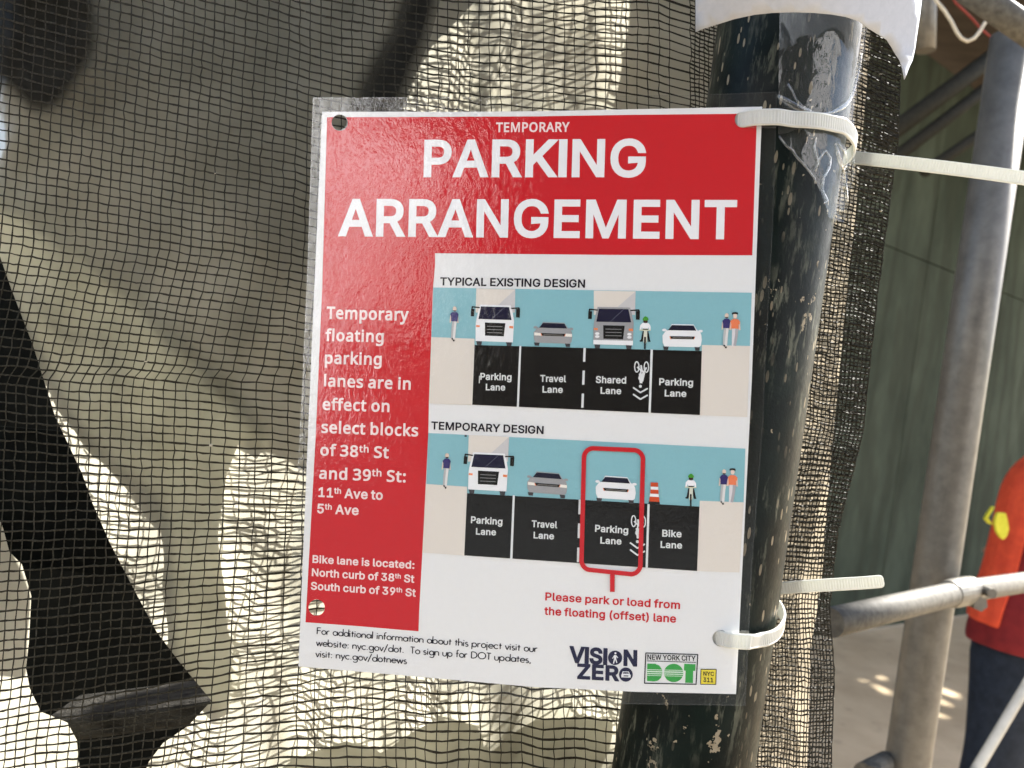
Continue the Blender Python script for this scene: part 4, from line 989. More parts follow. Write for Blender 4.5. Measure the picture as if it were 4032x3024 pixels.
# geometric light face for the footer, from strokes
def _skel():
    B = lambda a0=0, a1=360: circ(300, 300, 255, 285, 22, a0, a1)
    n = [(40, 0), (40, 585)]
    arch = [(40, 330)] + circ(260, 350, 220, 220, 10, 170, 0)[:] + [(480, 0)]
    S = {'o': (600, [B() + B()[:1]]), 'a': (640, [B() + B()[:1], [(590, 0), (590, 590)]]), 'd': (640, [B() + B()[:1], [(590, 0), (590, 1060)]]), 'b': (640, [B() + B()[:1], [(20, 0), (20, 1060)]]),
         'p': (640, [B() + B()[:1], [(20, -330), (20, 590)]]), 'g': (640, [B() + B()[:1], [(590, 590), (590, -150)] + circ(330, -150, 260, 200, 10, 0, -150)]), 'q': (640, [B()]), 'c': (560, [circ(300, 300, 270, 285, 18, 45, 315)]),
         'e': (600, [[(40, 320), (570, 320)] + circ(300, 300, 270, 285, 20, 4, 318)]), 'n': (560, [n, arch]), 'm': (900, [n, [(40, 330)] + circ(240, 370, 190, 200, 10, 170, 0) + [(430, 0)], [(430, 330)] + circ(630, 370, 195, 200, 10, 170, 0) + [(825, 0)]]),
         'r': (380, [n, [(40, 380)] + circ(240, 360, 190, 215, 8, 160, 62)]), 'i': (190, [[(60, 0), (60, 585)], [(60, 760), (60, 860)]]), 'j': (190, [[(60, 585), (60, -330)], [(60, 760), (60, 860)]]), 'l': (190, [[(60, 0), (60, 1060)]]),
         't': (360, [[(160, 0), (160, 820)], [(10, 560), (320, 560)]]), 'f': (340, [[(130, 0), (130, 850)] + circ(290, 860, 160, 170, 8, 180, 70), [(0, 560), (300, 560)]]), 'h': (560, [[(40, 0), (40, 1060)], arch]),
         'u': (560, [[(40, 585), (40, 250)] + circ(260, 240, 220, 240, 10, 180, 360) + [(480, 585)]]), 'v': (500, [[(10, 590), (240, 0), (470, 590)]]), 'w': (760, [[(10, 590), (200, 0), (370, 560), (540, 0), (730, 590)]]), 'y': (500, [[(10, 590), (250, 20)], [(480, 590), (130, -330)]]),
         's': (420, [circ(200, 440, 140, 140, 10, 50, 250) + circ(200, 150, 150, 150, 10, 70, -150)]), ':': (240, [[(90, 0), (90, 100)], [(90, 480), (90, 580)]]), '.': (240, [[(90, 0), (90, 100)]]), ',': (240, [[(110, 110), (60, -140)]]), '/': (480, [[(10, -160), (420, 1060)]]),
         'F': (560, [[(70, 0), (70, 1000)], [(70, 955), (500, 955)], [(70, 540), (480, 540)]]), 'T': (560, [[(270, 0), (270, 1000)], [(10, 955), (530, 955)]]), 'D': (800, [[(70, 45), (70, 955)], [(70, 955), (260, 955)] + circ(260, 500, 460, 455, 18, 90, -90) + [(70, 45)]]),
         'O': (980, [circ(480, 500, 440, 460, 30) + circ(480, 500, 440, 460, 30)[:1]]), ' ': (300, [])}
    return {k: [v[0], [q for l in v[1] for q in stroke(l, 128)]] for k, v in S.items()}
GLYPH['F'] = _skel()

RED, TEAL, BEIGE, ROAD, WHITE, PINK = (202, 30, 40), (137, 188, 199), (226, 218, 210), (11, 12, 12), (238, 238, 242), (244, 222, 222)
NAVY, GREY, INK = (27, 29, 62), (150, 150, 153), (24, 22, 34)
# sheet of paper, laminate pouch, punched holes
HO = [((1338, 483), 31), ((1247, 2392), 31), ((2925, 471), 31), ((2837, 2513), 31)]
def punched(outline, r=0):
    cs = [ccw([SP(p) for p in dense(outline, 200)])]
    for c, q in HO:
        h = [SP(p) for p in circ(c[0], c[1], q + r, None, 36)]
        cs.append(ccw(h, -1))
    return cs
v, f = tri(punched([(1268, 440), (1800, 440), (2110, 438), (2600, 428), (3001, 420), (2960, 1500), (2898, 2733), (2500, 2724), (2100, 2705), (1640, 2664), (1175, 2624), (1215, 1650)], 1))
mesh('paper', [(p.x, p.y, 0) for p in v], f, M['paper'], notice)
RP = [K('A', (305, 247)), K('B', (0, 240)), K('B', (900, 226)), K('B', (1948, 216)), K('B', (1925, 900)), K('B', (1907, 1450)), K('B', (700, 1446)), K('A', (1246, 1432)), K('C', (1245, 0)), K('C', (1228, 180)), K('C', (1192, 1190)), K('E', (1187, 122)), K('E', (1135, 1162)), K('E', (1108, 1660)), K('G', (1212, 632)), K('G', (700, 588)), K('G', (228, 553)), K('E', (205, 170)), K('C', (262, 200))]
cs = [ccw([SP(p) for p in RP])]
for c, q in HO:
    cs.append(ccw([SP(p) for p in circ(c[0], c[1], q + 1, None, 36)], -1)) if c[0] < 2800 or c[1] < 1000 else None
v, f = tri(cs)
mesh('red_panel', [(p.x, p.y, LAY) for p in v], f, ink(RED), notice)
FO = [(1236, 388), (1700, 388), (2100, 384), (2700, 379), (3056, 366), (3040, 900), (3029, 1100), (3009, 1457), (3003, 1650), (2959, 2215), (2932, 2774), (2448, 2767), (2100, 2745), (1600, 2702), (1127, 2657), (1145, 2336), (1184, 1728), (1215, 1050)]
v, f = tri(punched(FO, -1))
fm = mesh('laminate_pouch', [(p.x, p.y, 16 * LAY) for p in v], f, M['film'], notice)
rim = stroke([SP(p) for p in FO], .0005, True)
v, f = tri(rim)
mesh('pouch_edge', [(p.x, p.y, 15 * LAY) for p in v], f, M['tape'], fm)

# heading and side column
d = Draw()
lettering(d, PINK, 0, 'C', 'TEMPORARY', K('A', (1775, 378)), K('B', (315, 375)), 82 * .452)
d.build('small_heading', notice)
d = Draw()
lettering(d, WHITE, 0, 'A', 'PARKING', K('A', (1145, 770)), K('B', (978, 771)), 318 * .452)
lettering(d, WHITE, 0, 'A', 'ARRANGEMENT', K('A', (400, 1284)), K('B', (1766, 1312)), 322 * .452)
d.build('main_heading', notice)
d = Draw()
for s, c, p0, p1, h in (('Temporary', 'C', (300, 455), (1015, 472), 107), ('floating', 'C', (290, 648), (797, 660), 104), ('parking', 'C', (285, 846), (780, 858), 104), ('lanes are in', 'C', (277, 1043), (1033, 1073), 103),
                        ('effect on', 'C', (265, 1248), (848, 1268), 103), ('select blocks', 'C', (255, 1448), (1098, 1480), 103), ('of 38^th^ St', 'E', (245, 318), (842, 343), 100), ('and 39^th^ St:', 'E', (235, 520), (990, 553), 100)):
    lettering(d, PINK, 0, 'C', s, K(c, p0), K(c, p1), h * .452)
for s, p0, p1, h in (('11^th^ Ave to', (230, 678), (790, 705), 84), ('5^th^ Ave', (218, 820), (580, 838), 84), ('Bike lane is located:', (178, 1252), (1065, 1305), 68), ('North curb of 38^th^ St', (172, 1367), (1065, 1427), 68), ('South curb of 39^th^ St', (163, 1485), (1078, 1548), 68)):
    lettering(d, PINK, 0, 'A', s, K('E', p0), K('E', p1), h * .452)
d.build('side_lettering', notice)
d = Draw()
lettering(d, INK, 0, 'A', 'TYPICAL EXISTING DESIGN', K('C', (1290, 163)), K('D', (450, 184)), 69 * .452)
lettering(d, INK, 0, 'A', 'TEMPORARY DESIGN', K('C', (1212, 1417)), K('E', (2190, 132)), 68 * .452)
d.build('diagram_titles', notice)
d = Draw()
lettering(d, RED, 0, 'A', 'Please park or load from', K('H', (103, 362)), K('H', (1277, 439)), 68 * .452)
lettering(d, RED, 0, 'A', 'the floating (offset) lane', K('H', (95, 488)), K('H', (1243, 558)), 68 * .452)
d.build('red_note', notice)
d = Draw()
lettering(d, INK, 0, 'F', 'For additional information about this project visit our', K('G', (325, 655)), K('H', (35, 813)), 58 * .452)
lettering(d, INK, 0, 'F', 'website: nyc.gov/dot.  To sign up for DOT updates,', K('G', (318, 757)), K('G', (2190, 908)), 58 * .452)
lettering(d, INK, 0, 'F', 'visit: nyc.gov/dotnews', K('G', (312, 853)), K('G', (1112, 916)), 58 * .452)
d.build('footer_lettering', notice)

# the two street diagrams
def q4(c, *p):
    return K(c, *p)
def diagram(tl, tr, sl, sr, rd, cols, lines, name):
    d = Draw()
    d.poly(TEAL, 0, [tl, tr, sr[1], rd[1], rd[0], sl[0]])
    for s in (sl, sr):
        d.poly(BEIGE, 1, s)
    d.poly(ROAD, 1, rd)
    for quad, shade in cols:
        d.poly(BEIGE, 1, quad)
        d.poly((205, 202, 204), 2, shade)
    root = d.build(name, notice)
    d = Draw()
    for l in lines:
        d.poly((228, 230, 232), 3, l)
    d.build('lane_marking', root)
    return root
def dashes(c, top, bot, w, cuts, y0, y1):
    r = []
    for a, b in cuts:
        fa, fb = (a - y0) / (y1 - y0), (b - y0) / (y1 - y0)
        xa, xb = top + (bot - top) * fa, top + (bot - top) * fb
        r.append(K(c, (xa, a), (xa + w, a), (xb + w, b), (xb, b)))
    return r
ex_ = diagram(K('C', (1230, 182)), K('D', (1902, 228)), K('C', (1214, 613), (1590, 628), (1570, 1205), (1192, 1190)), K('D', (1468, 682), (1886, 691), (1862, 1309), (1452, 1293)),
              [K('C', (1590, 682)), K('D', (1468, 735)), K('D', (1450, 1292)), K('C', (1570, 1203))],
              [(K('C', (1605, 189), (1945, 197), (1940, 400), (1600, 400)), K('C', (1945, 198), (1941, 400), (1735, 390))), (K('D', (527, 209), (891, 215), (885, 420), (527, 420)), K('D', (890, 216), (886, 420), (660, 415)))],
              [K('C', (1981, 690), (1997, 690), (1976, 1221), (1958, 1221)), K('D', (1021, 722), (1041, 723), (1022, 1275), (1003, 1274))] + dashes('D', 437, 417, 20, ((708, 828), (905, 1028), (1105, 1228)), 708, 1228), 'existing_diagram')
te_ = diagram(K('E', (1187, 122)), K('F', (1846, 258)), K('E', (1170, 565), (1526, 589), (1500, 1187), (1135, 1162)), K('F', (1449, 711), (1831, 725), (1794, 1335), (1427, 1323)),
              [K('E', (1525, 645)), K('F', (1447, 762)), K('F', (1426, 1323)), K('E', (1500, 1187))],
              [(K('E', (1540, 138), (1891, 155), (1880, 370), (1532, 370)), K('E', (1890, 156), (1881, 370), (1670, 355)))],
              [K('E', (1923, 662), (1941, 663), (1920, 1217), (1900, 1216)), K('F', (994, 740), (1013, 741), (996, 1302), (977, 1301))] + dashes('F', 396, 379, 19, ((700, 828), (908, 1035), (1118, 1245)), 700, 1245), 'temporary_diagram')
d = Draw()
d.poly(INK, 3, K('E', (1504, 138), (1522, 139), (1521, 154), (1503, 153)))
d.build('printed_speck', te_)
def labels(c, items, parent):
    d = Draw()
    for s, cc, p0, cc1, p1, h in items:
        lettering(d, (225, 227, 228), 4, 'A', s, K(cc, p0), K(cc1, p1), h * .452)
    d.build('lane_lettering', parent)
labels('D', [('Parking', 'C', (1640, 985), 'C', (1912, 992), 58), ('Lane', 'C', (1688, 1077), 'C', (1857, 1080), 56), ('Travel', 'D', (60, 1003), 'D', (285, 1007), 58), ('Lane', 'D', (80, 1097), 'D', (257, 1100), 56),
             ('Shared', 'D', (543, 1013), 'D', (808, 1019), 58), ('Lane', 'D', (585, 1107), 'D', (765, 1112), 56), ('Parking', 'D', (1095, 1032), 'D', (1390, 1040), 58), ('Lane', 'D', (1143, 1130), 'D', (1332, 1135), 56)], ex_)
labels('F', [('Parking', 'E', (1558, 905), 'E', (1832, 922), 58), ('Lane', 'E', (1602, 1005), 'E', (1777, 1013), 56), ('Travel', 'E', (2087, 940), 'F', (208, 951), 58), ('Lane', 'E', (2103, 1038), 'F', (180, 1048), 56),
             ('Parking', 'F', (537, 980), 'F', (825, 998), 58), ('Lane', 'F', (583, 1083), 'F', (767, 1093), 56), ('Bike', 'F', (1122, 1023), 'F', (1290, 1030), 58), ('Lane', 'F', (1107, 1120), 'F', (1295, 1128), 56)], te_)
d = Draw()
d.poly((225, 227, 228), 4, K('C', (1630, 950), (1637, 950), (1635, 1015), (1628, 1015)))
d.build('printed_scratch', ex_)

class Map:
    """shapes drawn in one crop's pixels, moved to another place of the notice"""
    def __init__(s, crop, o, x, y, to=None, tx=None, ty=None):
        s.c, s.o, s.x, s.y = crop, o, x, y
        s.to = to or K(crop, o)
        s.tx = tx or K(crop, x)
        s.ty = ty or K(crop, y)
    def __call__(s, *pts):
        r = []
        ax, ay = s.x[0] - s.o[0], s.x[1] - s.o[1]
        bx, by = s.y[0] - s.o[0], s.y[1] - s.o[1]
        D = ax * by - ay * bx
        for x, y in pts:
            u, v = x - s.o[0], y - s.o[1]
            a, b = (u * by - v * bx) / D, (ax * v - ay * u) / D
            r.append((s.to[0] + a * (s.tx[0] - s.to[0]) + b * (s.ty[0] - s.to[0]), s.to[1] + a * (s.tx[1] - s.to[1]) + b * (s.ty[1] - s.to[1])))
        return r
def truck(m, white, parent):
    d = Draw()
    b = (240, 240, 244) if white else (160, 160, 163)
    d.poly(b, 3, m((560, 351), (842, 356), (856, 395), (874, 492), (868, 640), (866, 686), (523, 676), (524, 640), (523, 540), (528, 490), (548, 395)))
    if not white:
        d.poly((240, 240, 244), 4, m((523, 638), (868, 646), (866, 686), (523, 676)))
        for p in ((557, 583), (557, 609), (836, 589), (836, 616)):
            d.poly((240, 240, 244), 4, m(*circ(p[0], p[1], 19, 12, 16)))
    d.poly((24, 25, 52), 4, m((571, 367), (828, 371), (852, 486), (548, 480)))
    d.line((95, 97, 115), 5, m((787, 372), (668, 481)), 4 * .452 * UN)
    d.poly((18, 18, 20), 4, m((608, 510), (796, 515), (782, 633), (610, 628)))
    for y in (544, 572, 600):
        d.line((130, 130, 132), 5, m((628, y), (768, y + 3)), 6 * .452 * UN)
    for q in (((527, 534), (562, 536), (560, 553), (527, 551)), ((832, 539), (868, 541), (866, 562), (831, 559))):
        d.poly((238, 140, 90), 4, m(*q))
    for q in (((530, 677), (583, 679), (578, 713), (538, 711)), ((803, 684), (857, 686), (852, 720), (812, 718))):
        d.poly((62, 62, 66), 4, m(*q))
    for l in (((560, 379), (490, 371), (489, 394)), ((845, 382), (919, 378), (919, 390))):
        d.line((22, 22, 22), 4, m(*l), 11 * .452 * UN)
    for q in (((480, 388), (512, 390), (508, 457), (477, 455)), ((893, 386), (928, 388), (926, 464), (892, 462))):
        d.poly((22, 22, 22), 4, m(*q))
    return d.build('drawn_truck', parent)
def car(m, white, parent):
    d = Draw()
    b = (240, 240, 244) if white else (160, 160, 163)
    d.poly(b, 3, m((1205, 500), (1395, 504), (1425, 552), (1447, 566), (1462, 592), (1467, 640), (1458, 688), (1440, 702), (1142, 696), (1126, 660), (1124, 600), (1148, 566), (1178, 552)))
    d.poly((22, 23, 46), 4, m((1206, 509), (1396, 513), (1418, 558), (1172, 554)))
    for p in ((1140, 552), (1456, 562)):
        d.poly(b, 3, m(*circ(p[0], p[1], 19, 12, 16)))
    d.line(b, 4, m((1148, 553), (1172, 566)), 10 * .452 * UN)
    d.line(b, 4, m((1450, 562), (1424, 572)), 10 * .452 * UN)
    for q in (((1184, 607), (1205, 606), (1210, 630), (1192, 632)), ((1388, 608), (1409, 610), (1400, 634), (1384, 632))):
        d.poly((240, 150, 110), 4, m(*q))
    if not white:
        d.poly((246, 240, 232), 4, m((1130, 600), (1184, 604), (1192, 630), (1130, 628)))
        d.poly((246, 240, 232), 4, m((1409, 606), (1464, 610), (1464, 636), (1402, 634)))
    d.poly((18, 18, 20), 5, m((1190, 605), (1404, 609), (1394, 633), (1200, 629)))
    d.line((125, 120, 115), 6, m((1212, 618), (1384, 622)), 6 * .452 * UN)
    for q in (((1128, 694), (1178, 696), (1172, 726), (1136, 724)), ((1402, 700), (1450, 702), (1446, 733), (1410, 731))):
        d.poly((62, 62, 66), 4, m(*q))
    return d.build('drawn_car', parent)
def cyclist(m, parent):
    d = Draw()
    w = .452 * UN
    d.line((20, 20, 22), 3, m((962, 560), (945, 645)), 18 * w)
    d.line((20, 20, 22), 3, m((992, 562), (1008, 645)), 18 * w)
    for q in (((926, 640), (952, 640), (952, 655), (926, 653)), ((1000, 643), (1020, 643), (1021, 655), (1000, 655))):
        d.poly((16, 16, 18), 3, m(*q))
    d.poly((246, 246, 250), 4, m((950, 490), (1003, 492), (1020, 515), (1022, 552), (1008, 552), (1003, 525), (1000, 545), (950, 545), (946, 525), (940, 548), (926, 548), (930, 512)))
    d.poly((60, 40, 32), 4, m(*circ(977, 475, 20, 19, 18)))
    d.poly((70, 150, 50), 5, m((951, 466), (954, 450), (966, 438), (978, 431), (992, 440), (1002, 452), (1003, 466), (976, 470)))
    d.poly((24, 24, 26), 5, m((952, 540), (1000, 541), (998, 553), (954, 552)))
    d.line((222, 218, 188), 6, m((922, 551), (978, 556), (1022, 553)), 8 * w)
    d.poly((218, 220, 205), 6, m((963, 560), (992, 562), (990, 640), (982, 668), (962, 668), (956, 640)))
    d.poly((16, 16, 18), 7, m((965, 612), (980, 613), (978, 719), (963, 718)))
    return d.build('drawn_cyclist', parent)
def walker(m, parent, woman=False):
    d = Draw()
    w = .452 * UN
    if not woman:
        d.line((190, 190, 192), 3, m((1672, 535), (1664, 610), (1662, 682)), 22 * w)
        d.line((226, 224, 224), 4, m((1690, 535), (1682, 610), (1676, 690)), 20 * w)
        d.line((30, 28, 30), 4, m((1657, 684), (1668, 694)), 13 * w)
        d.line((30, 28, 30), 5, m((1672, 696), (1679, 710)), 14 * w)
        for x in (1645, 1712):
            d.line((228, 208, 192), 3, m((x + (5 if x < 1680 else -5), 480), (x - 2, 548)), 11 * w)
        d.poly((58, 52, 110), 5, m((1664, 454), (1702, 455), (1716, 474), (1711, 492), (1707, 537), (1652, 535), (1651, 492), (1645, 474)))
        d.poly((230, 208, 190), 5, m(*circ(1683, 428, 17, 22, 20)))
        d.poly((40, 32, 30), 6, m(*circ(1683, 440, 13, 12, 14, 0, 180)))
    else:
        d.line((226, 222, 226), 3, m((1744, 538), (1742, 620), (1742, 695)), 26 * w)
        d.line((178, 176, 182), 4, m((1774, 538), (1766, 610), (1752, 690)), 22 * w)
        d.line((234, 214, 206), 5, m((1744, 694), (1741, 712)), 12 * w)
        for x in (1722, 1794):
            d.line((238, 204, 190), 3, m((x, 480), (x + (2 if x > 1750 else -4), 552)), 11 * w)
        d.poly((236, 130, 90), 5, m((1738, 455), (1775, 456), (1797, 474), (1795, 500), (1786, 504), (1786, 541), (1722, 539), (1722, 500), (1716, 474)))
        d.poly((236, 214, 202), 5, m(*circ(1756, 430, 17, 21, 20)))
        d.poly((36, 28, 28), 6, m((1730, 420), (1728, 404), (1740, 398), (1758, 396), (1776, 398), (1783, 408), (1778, 421), (1770, 414), (1742, 413)))
    return d.build('drawn_walker', parent)
def bike_mark(m, parent, hide=False):
    d = Draw()
    w = .452 * UN
    c = (226, 228, 230)
    for p in ((901, 873), (984, 875)):
        l = circ(p[0], p[1], 19, 45, 24)
        d.line(c, 5, m(*l), 9 * w, True)
    d.add(c, 5, [q for pts, k in ((((938, 858), (943, 900), (965, 930), (948, 1000)), 15), (((905, 873), (938, 905), (930, 962)), 13), (((984, 878), (960, 925), (918, 968)), 14), (((930, 930), (938, 1015)), 22), (((955, 935), (938, 1015)), 18), (((918, 968), (938, 1000)), 14)) for q in stroke([SP(p) for p in m(*pts)], k * w)])
    d.poly(c, 5, m(*circ(932, 1042, 13, 13, 16)))
    for y in (1056, 1114):
        d.line(c, 5, m((868, y - 4), (932, y + 40), (996, y + 4)), 13 * w)
    return d.build('bike_marking', parent)
ID = Map('D', (0, 0), (1, 0), (0, 1))
truck(ID, False, ex_)
cyclist(ID, ex_)
car(ID, True, ex_)
walker(ID, ex_)
walker(ID, ex_, True)
bike_mark(ID, ex_)
truck(Map('D', (523, 676), (866, 686), (560, 351), K('C', (1598, 647)), K('C', (1924, 660)), K('C', (1637, 331))), True, ex_)
car(Map('D', (1142, 696), (1440, 702), (1205, 500), K('D', (20, 662)), K('D', (313, 672)), K('D', (84, 482))), False, ex_)
walker(Map('D', (1683, 406), (1713, 407), (1676, 712), K('C', (1418, 347)), K('C', (1448, 349)), K('C', (1411, 653))), ex_)
truck(Map('D', (523, 676), (866, 686), (560, 351), K('E', (1533, 611)), K('E', (1868, 630)), K('E', (1578, 288))), True, te_)
car(Map('D', (1142, 696), (1440, 702), (1205, 500), K('E', (2067, 637)), K('F', (268, 661)), K('F', (30, 455))), False, te_)
car(Map('D', (1142, 696), (1440, 702), (1205, 500), K('F', (562, 687)), K('F', (865, 707)), K('F', (625, 493))), True, te_)
walker(Map('D', (1683, 406), (1713, 407), (1676, 712), K('E', (1352, 296)), K('E', (1382, 298)), K('E', (1339, 606))), te_)
walker(Map('D', (1683, 406), (1713, 407), (1676, 712), K('F', (1661, 437)), K('F', (1691, 439)), K('F', (1651, 746))), te_)
walker(Map('D', (1756, 396), (1786, 397), (1741, 714), K('F', (1735, 427)), K('F', (1765, 429)), K('F', (1716, 748))), te_, True)
cyclist(Map('D', (978, 431), (1022, 432), (970, 719), K('F', (1373, 473)), K('F', (1417, 475)), K('F', (1369, 757))), te_)
bike_mark(Map('D', (901, 828), (985, 830), (932, 1160), K('F', (873, 840)), K('F', (958, 845)), K('F', (907, 1190))), te_)
d = Draw()
d.poly((24, 24, 26), 4, K('F', (1008, 716), (1098, 721), (1104, 741), (1001, 736)))
d.poly((206, 78, 42), 5, K('F', (1022, 550), (1085, 553), (1087, 600), (1090, 648), (1099, 721), (1007, 716), (1018, 645), (1020, 600)))
d.poly((240, 240, 242), 6, K('F', (1021, 587), (1087, 590), (1088, 615), (1020, 612)))
d.poly((240, 240, 242), 6, K('F', (1017, 648), (1090, 652), (1093, 678), (1013, 673)))
d.build('drawn_cone', te_)
d = Draw()
ring = []
for c, a0 in (((523, 338), 180), ((872, 353), 270), ((850, 1264), 0), ((502, 1228), 90)):
    ring += circ(c[0], c[1], 82, 84, 10, a0, a0 + 90)
ring = [p for p in ring]
d.line(RED, 8, K('F', *ring), 37 * .452 * UN, True)
d.line(RED, 9, K('F', (688, 1345), (688, 1502)), 38 * .452 * UN)
d.build('red_outline', te_)

# logos
d = Draw()
lettering(d, NAVY, 0, 'A', 'VISI', K('H', (314, 902)), K('H', (640, 923)), 134 * .452, .05)
lettering(d, NAVY, 0, 'A', 'N', K('H', (788, 930)), K('H', (900, 936)), 130 * .452, .06)
lettering(d, NAVY, 0, 'A', 'ZER', K('H', (384, 1044)), K('H', (745, 1065)), 124 * .452, .05)
d.poly(NAVY, 0, K('H', *circ(712, 862, 62, 63, 36)))
d.poly(NAVY, 0, K('H', *circ(806, 1008, 60, 62, 36)))
w = .452 * UN
d.poly(WHITE, 1, K('H', *circ(715, 822, 9, 9, 14)))
d.add(WHITE, 1, [q for pts, k in ((((713, 838), (712, 872)), 18), (((706, 842), (690, 868)), 7), (((720, 842), (736, 862)), 7), (((708, 872), (698, 912)), 9), (((716, 872), (728, 906)), 9)) for q in stroke([SP(p) for p in K('H', *pts)], k * w)])
d.poly(WHITE, 1, K('H', (778, 980), (832, 982), (840, 1003), (848, 1012), (846, 1034), (766, 1032), (766, 1010), (772, 1000)))
d.poly(NAVY, 2, K('H', (784, 986), (828, 987), (833, 1000), (779, 999)))
d.poly(NAVY, 2, K('H', (786, 1014), (828, 1015), (828, 1024), (786, 1023)))
d.build('navy_logo', notice)
d = Draw()
d.line((26, 30, 34), 0, K('H', (980, 820), (1432, 834), (1417, 1093), (968, 1083)), 9 * w, True)
d.line((26, 30, 34), 0, K('H', (990, 889), (1418, 902)), 6 * w)
lettering(d, (26, 30, 34), 0, 'A', 'NEW YORK CITY', K('H', (993, 878)), K('H', (1414, 891)), 44 * .452)
GR = (58, 160, 74)
d.poly(GR, 0, K('H', (992, 912), (1062, 914), (1098, 930), (1120, 962), (1124, 1000), (1112, 1036), (1086, 1060), (1052, 1068), (990, 1064)))
d.poly(GR, 0, K('H', *circ(1222, 994, 84, 80, 36)))
d.poly(GR, 0, K('H', (1314, 914), (1413, 918), (1411, 976), (1392, 976), (1390, 1082), (1322, 1080), (1326, 974), (1311, 972)))
for y, h in ((966, 5), (982, 9), (1000, 7), (1016, 4)):
    d.line((226, 240, 228), 1, K('H', (986, y - 1), (1128, y + 2)), h * w)
    d.line((226, 240, 228), 1, K('H', (1136, y + 2), (1308, y + 6)), h * w)
d.build('green_logo', notice)
d = Draw()
d.poly((234, 214, 66), 0, K('H', (1460, 962), (1593, 963), (1588, 1094), (1456, 1092)))
d.line((40, 38, 20), 1, K('H', (1460, 962), (1593, 963), (1588, 1094), (1456, 1092)), 6 * w, True)
lettering(d, (44, 42, 26), 1, 'A', 'NYC', K('H', (1480, 1017)), K('H', (1574, 1020)), 34 * .452)
lettering(d, (44, 42, 26), 1, 'A', '311', K('H', (1480, 1072)), K('H', (1566, 1076)), 38 * .452)
d.build('yellow_logo', notice)

# ------------------------------------------------------------------ cable ties
def band(path, width, th=.0012, ridge=True, tip=False):
    """strap along path of (point, normal); width is the half width direction size"""
    P, Nn = [], []
    L = [0]
    for i in range(1, len(path)):
        L.append(L[-1] + (path[i][0] - path[i - 1][0]).length)
    n = int(L[-1] / .0007)
    def cr(i, t, k):
        g = lambda j: path[min(max(j, 0), len(path) - 1)][k]
        a, b, c, e = g(i - 1), g(i), g(i + 1), g(i + 2)
        return (b * 2 + (c - a) * t + (a * 2 - b * 5 + c * 4 - e) * t * t + (b * 3 - a - c * 3 + e) * t ** 3) * .5
    for q in range(n + 1):
        s = L[-1] * q / n
        i = max(j for j in range(len(L)) if L[j] <= s + 1e-9)
        i = min(i, len(L) - 2)
        t = (s - L[i]) / max(L[i + 1] - L[i], 1e-9)
        P.append(cr(i, t, 0))
        Nn.append(cr(i, t, 1).normalized())
    V, F = [], []
    for i, p in enumerate(P):
        t = (P[min(i + 1, n)] - P[max(i - 1, 0)]).normalized()
        nn = (Nn[i] - t * Nn[i].dot(t)).normalized()
        w = nn.cross(t).normalized()
        hw = width / 2
        if tip:
            e = (n - i) * .0007
            if e < .004:
                hw *= .45 + .55 * math.sqrt(max(0, 1 - (1 - e / .004) ** 2))
        rg = .00022 if (ridge and i % 2) else 0
        prof = [(-1, 0), (-1, th * .75), (-.86, th), (-.74, th), (-.70, th - rg), (.70, th - rg), (.74, th), (.86, th), (1, th * .75), (1, 0)]
        for a, b in prof:
            V.append(p + w * (a * hw) + nn * b)
    m = 10
    for i in range(n):
        F += [(i * m + k, i * m + (k + 1) % m, (i + 1) * m + (k + 1) % m, (i + 1) * m + k) for k in range(m)]
    F += [tuple(range(m))[::-1], tuple(range(n * m, n * m + m))]
    return V, F
def rad(p):
    return Vector((p.x - POLE.x, p.y - POLE.y, 0)).normalized()
def around(p, a0, a1, e, dz, n=10):
    """continue round the back of the pole from angle of p"""
    t0 = math.atan2(p.y - POLE.y, p.x - POLE.x)
    r = []
    for i in range(1, n + 1):
        a = t0 + R(a0 + (a1 - a0) * i / n)
        q = Vector((POLE.x + (PR + e) * math.cos(a), POLE.y + (PR + e) * math.sin(a), p.z + dz * i / n))
        r.append((q, rad(q)))
    return r
def tie(front, cylp, tail, wid, e, dz, label, swing):
    path = [(SW(p, k), NZ) for p, k in front]
    for p in cylp:
        q = cyl(*p, e)
        nn = rad(q)
        o = Vector((POLE.x, POLE.y, q.z)) + nn * (PR + e)
        path.append((o, nn))
    path += around(path[-1][0], 0, swing, e, dz)
    o = empty('cable_tie', path[0][0], label, 'cable tie', 'white cable ties holding the notice')
    V, F = band(path, wid)
    mesh('loop', off(V, o), F, M['nylon'], o)
    V, F = band(tail, wid * .97, ridge=True, tip=True)
    mesh('tail', off(V, o), F, M['nylon'], o)
    c, n = tail[0]
    hx, hz_ = CR * .005, CU * .0055
    V, F = box_pts(c - hx - hz_ + F0 * .0005, hx * 2, F0 * .006, hz_ * 2)
    bevel(mesh('head', off(V, o), F, M['nylon'], o), .001)
    return o
fn = -F0
tie([((2880, 471), -.004), ((2902, 471), -.0022), ((2926, 471), -.0005), ((2948, 471), .0016), ((2975, 470), .0026), ((3010, 469), .0026), ((3060, 469), .0026)],
    [(3120, 470), (3175, 473), (3230, 478), (3285, 489), (3325, 500)],
    [(at(3300, 611, .478), fn), (at(3370, 622, .472), fn), (at(3600, 647, .455), fn), (at(3800, 671, .443), fn), (at(4000, 698, .434), fn), (at(4250, 735, .426), fn), (at(4420, 765, .42), fn)], .0076, .0042, -.010,
    'upper cable tie, its long tail running off to the right', 150)
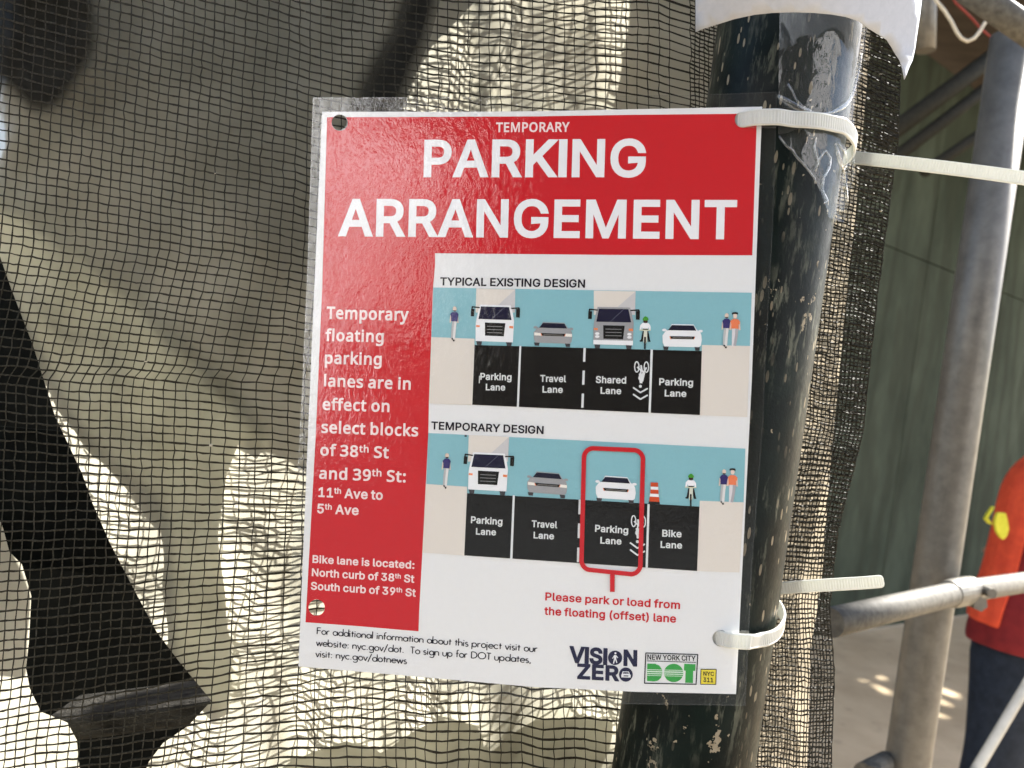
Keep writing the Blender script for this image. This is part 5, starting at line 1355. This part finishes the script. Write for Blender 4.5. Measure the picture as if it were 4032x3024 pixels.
tie([((2795, 2512), -.004), ((2816, 2513), -.0022), ((2838, 2513), -.0005), ((2860, 2515), .0016), ((2885, 2516), .0026), ((2910, 2518), .0026), ((2950, 2519), .0026)],
    [(2990, 2519), (3022, 2513), (3050, 2500), (3068, 2482)],
    [(at(3040, 2319, .472), fn), (at(3110, 2312, .468), fn), (at(3250, 2303, .461), fn), (at(3400, 2294, .456), fn), (at(3480, 2287, .453), fn)], .0072, .0030, .020,
    'lower cable tie with a short straight tail ending beside the pole', 140)

# ------------------------------------------------------------------ white sheet above, clear tape
def d_up(x, y):
    return .3795 + 1.15e-7 * (x - 3060) ** 2 + 5.5e-5 * (min(y, 200) - 150) + .0015 * fbm(x / 260, y / 400, 6, 2)
up_ = [(2739, -900)] + K('5', (65, 0), (65, 210), (120, 188), (190, 165), (320, 124), (450, 96), (570, 84), (700, 80), (830, 84), (950, 95), (1050, 112), (1130, 140), (1190, 185), (1250, 222), (1310, 260), (1340, 305), (1362, 345), (1395, 395), (1412, 450), (1420, 490), (1426, 521), (1440, 490), (1456, 445), (1480, 395), (1496, 320), (1510, 220), (1528, 100), (1540, 0)) + [(3640, -900)]
V, F = px_mesh([ccw(dense(up_, 60))], 45, d_up)
lo = at(3060, 48, .38)
o = mesh('paper_sheet', [p - lo for p in V], F, M['plain'], None, True)
o.location = lo
m = o.modifiers.new('solid', 'SOLIDIFY')
m.thickness = .00025
tag(o, 'blank white paper wrapped round the top of the pole, torn corner hanging down', 'paper sheet')
def d_tape(x, y):
    p = cyl(x, y, .0024 if y > 330 else .0024)
    dd = (p - EYE).dot(F0)
    return dd + .0007 * fbm(x / 50, y / 90, 9, 2)
tp = [(3075, -250), (3455, -250)] + K('5', (1158, 420), (1140, 520), (1108, 700), (1100, 860), (1106, 1000), (1108, 1130), (1085, 1200), (1068, 1240), (1062, 1330), (1045, 1400), (1032, 1455), (985, 1440), (935, 1420), (918, 1350), (895, 1290), (862, 1215), (838, 1150), (790, 1090), (720, 1010), (660, 945), (605, 885)) + [(3064, 520), (3066, 250)]
V, F = px_mesh([ccw(dense(tp, 16))], 13, d_tape)
lo = at(3240, 870, .43)
tape = empty('clear_tape', lo, 'crumpled clear tape wrapped round the pole beside the notice corner', 'tape')
mesh('film', off(V, tape), F, M['tape'], tape, True)
cr_ = K('5', (600, 622), (630, 645), (665, 668), (705, 692), (745, 712), (790, 730), (835, 742), (880, 747), (925, 742), (965, 730), (1005, 712), (1040, 688), (1065, 660), (1085, 620), (1100, 570), (1118, 500), (1132, 440), (1148, 350))
P = [at(x, y, d_tape(x, y) - .0014) for x, y in cr_]
mesh('crease', off(tube_pts(P, [.0009, .0014, .0017, .0018, .0016, .0013, .001, .0008, .0008, .0009, .0012, .0014, .0012, .001, .0009, .0008, .0008, .0005], 8)[0], tape), tube_pts(P, .001, 8)[1], M['tape'], tape, True)
for ln in ([(610, 890), (655, 950), (700, 985), (715, 1015), (765, 1070), (800, 1110), (840, 1165), (848, 1200)], [(668, 545), (700, 600), (720, 650), (760, 695), (820, 725)], [(850, 900), (840, 960), (850, 1010), (865, 1060), (845, 1120)], [(865, 1060), (890, 1010), (915, 985), (945, 1030), (940, 1090), (900, 1160), (890, 1240), (925, 1310), (905, 1330)],
           [(975, 940), (1000, 1010), (1030, 1100), (1045, 1200), (1055, 1320)], [(990, 930), (1040, 1000), (1055, 1060), (1035, 1110), (1000, 1060), (985, 990)], [(1100, 870), (1092, 1000), (1098, 1130)]):
    P = [at(x, y, d_tape(x, y) - .0009) for x, y in K('5', *ln)]
    v, f = tube_pts(P, .0006, 6)
    mesh('fold', off(v, tape), f, M['tape'], tape, True)
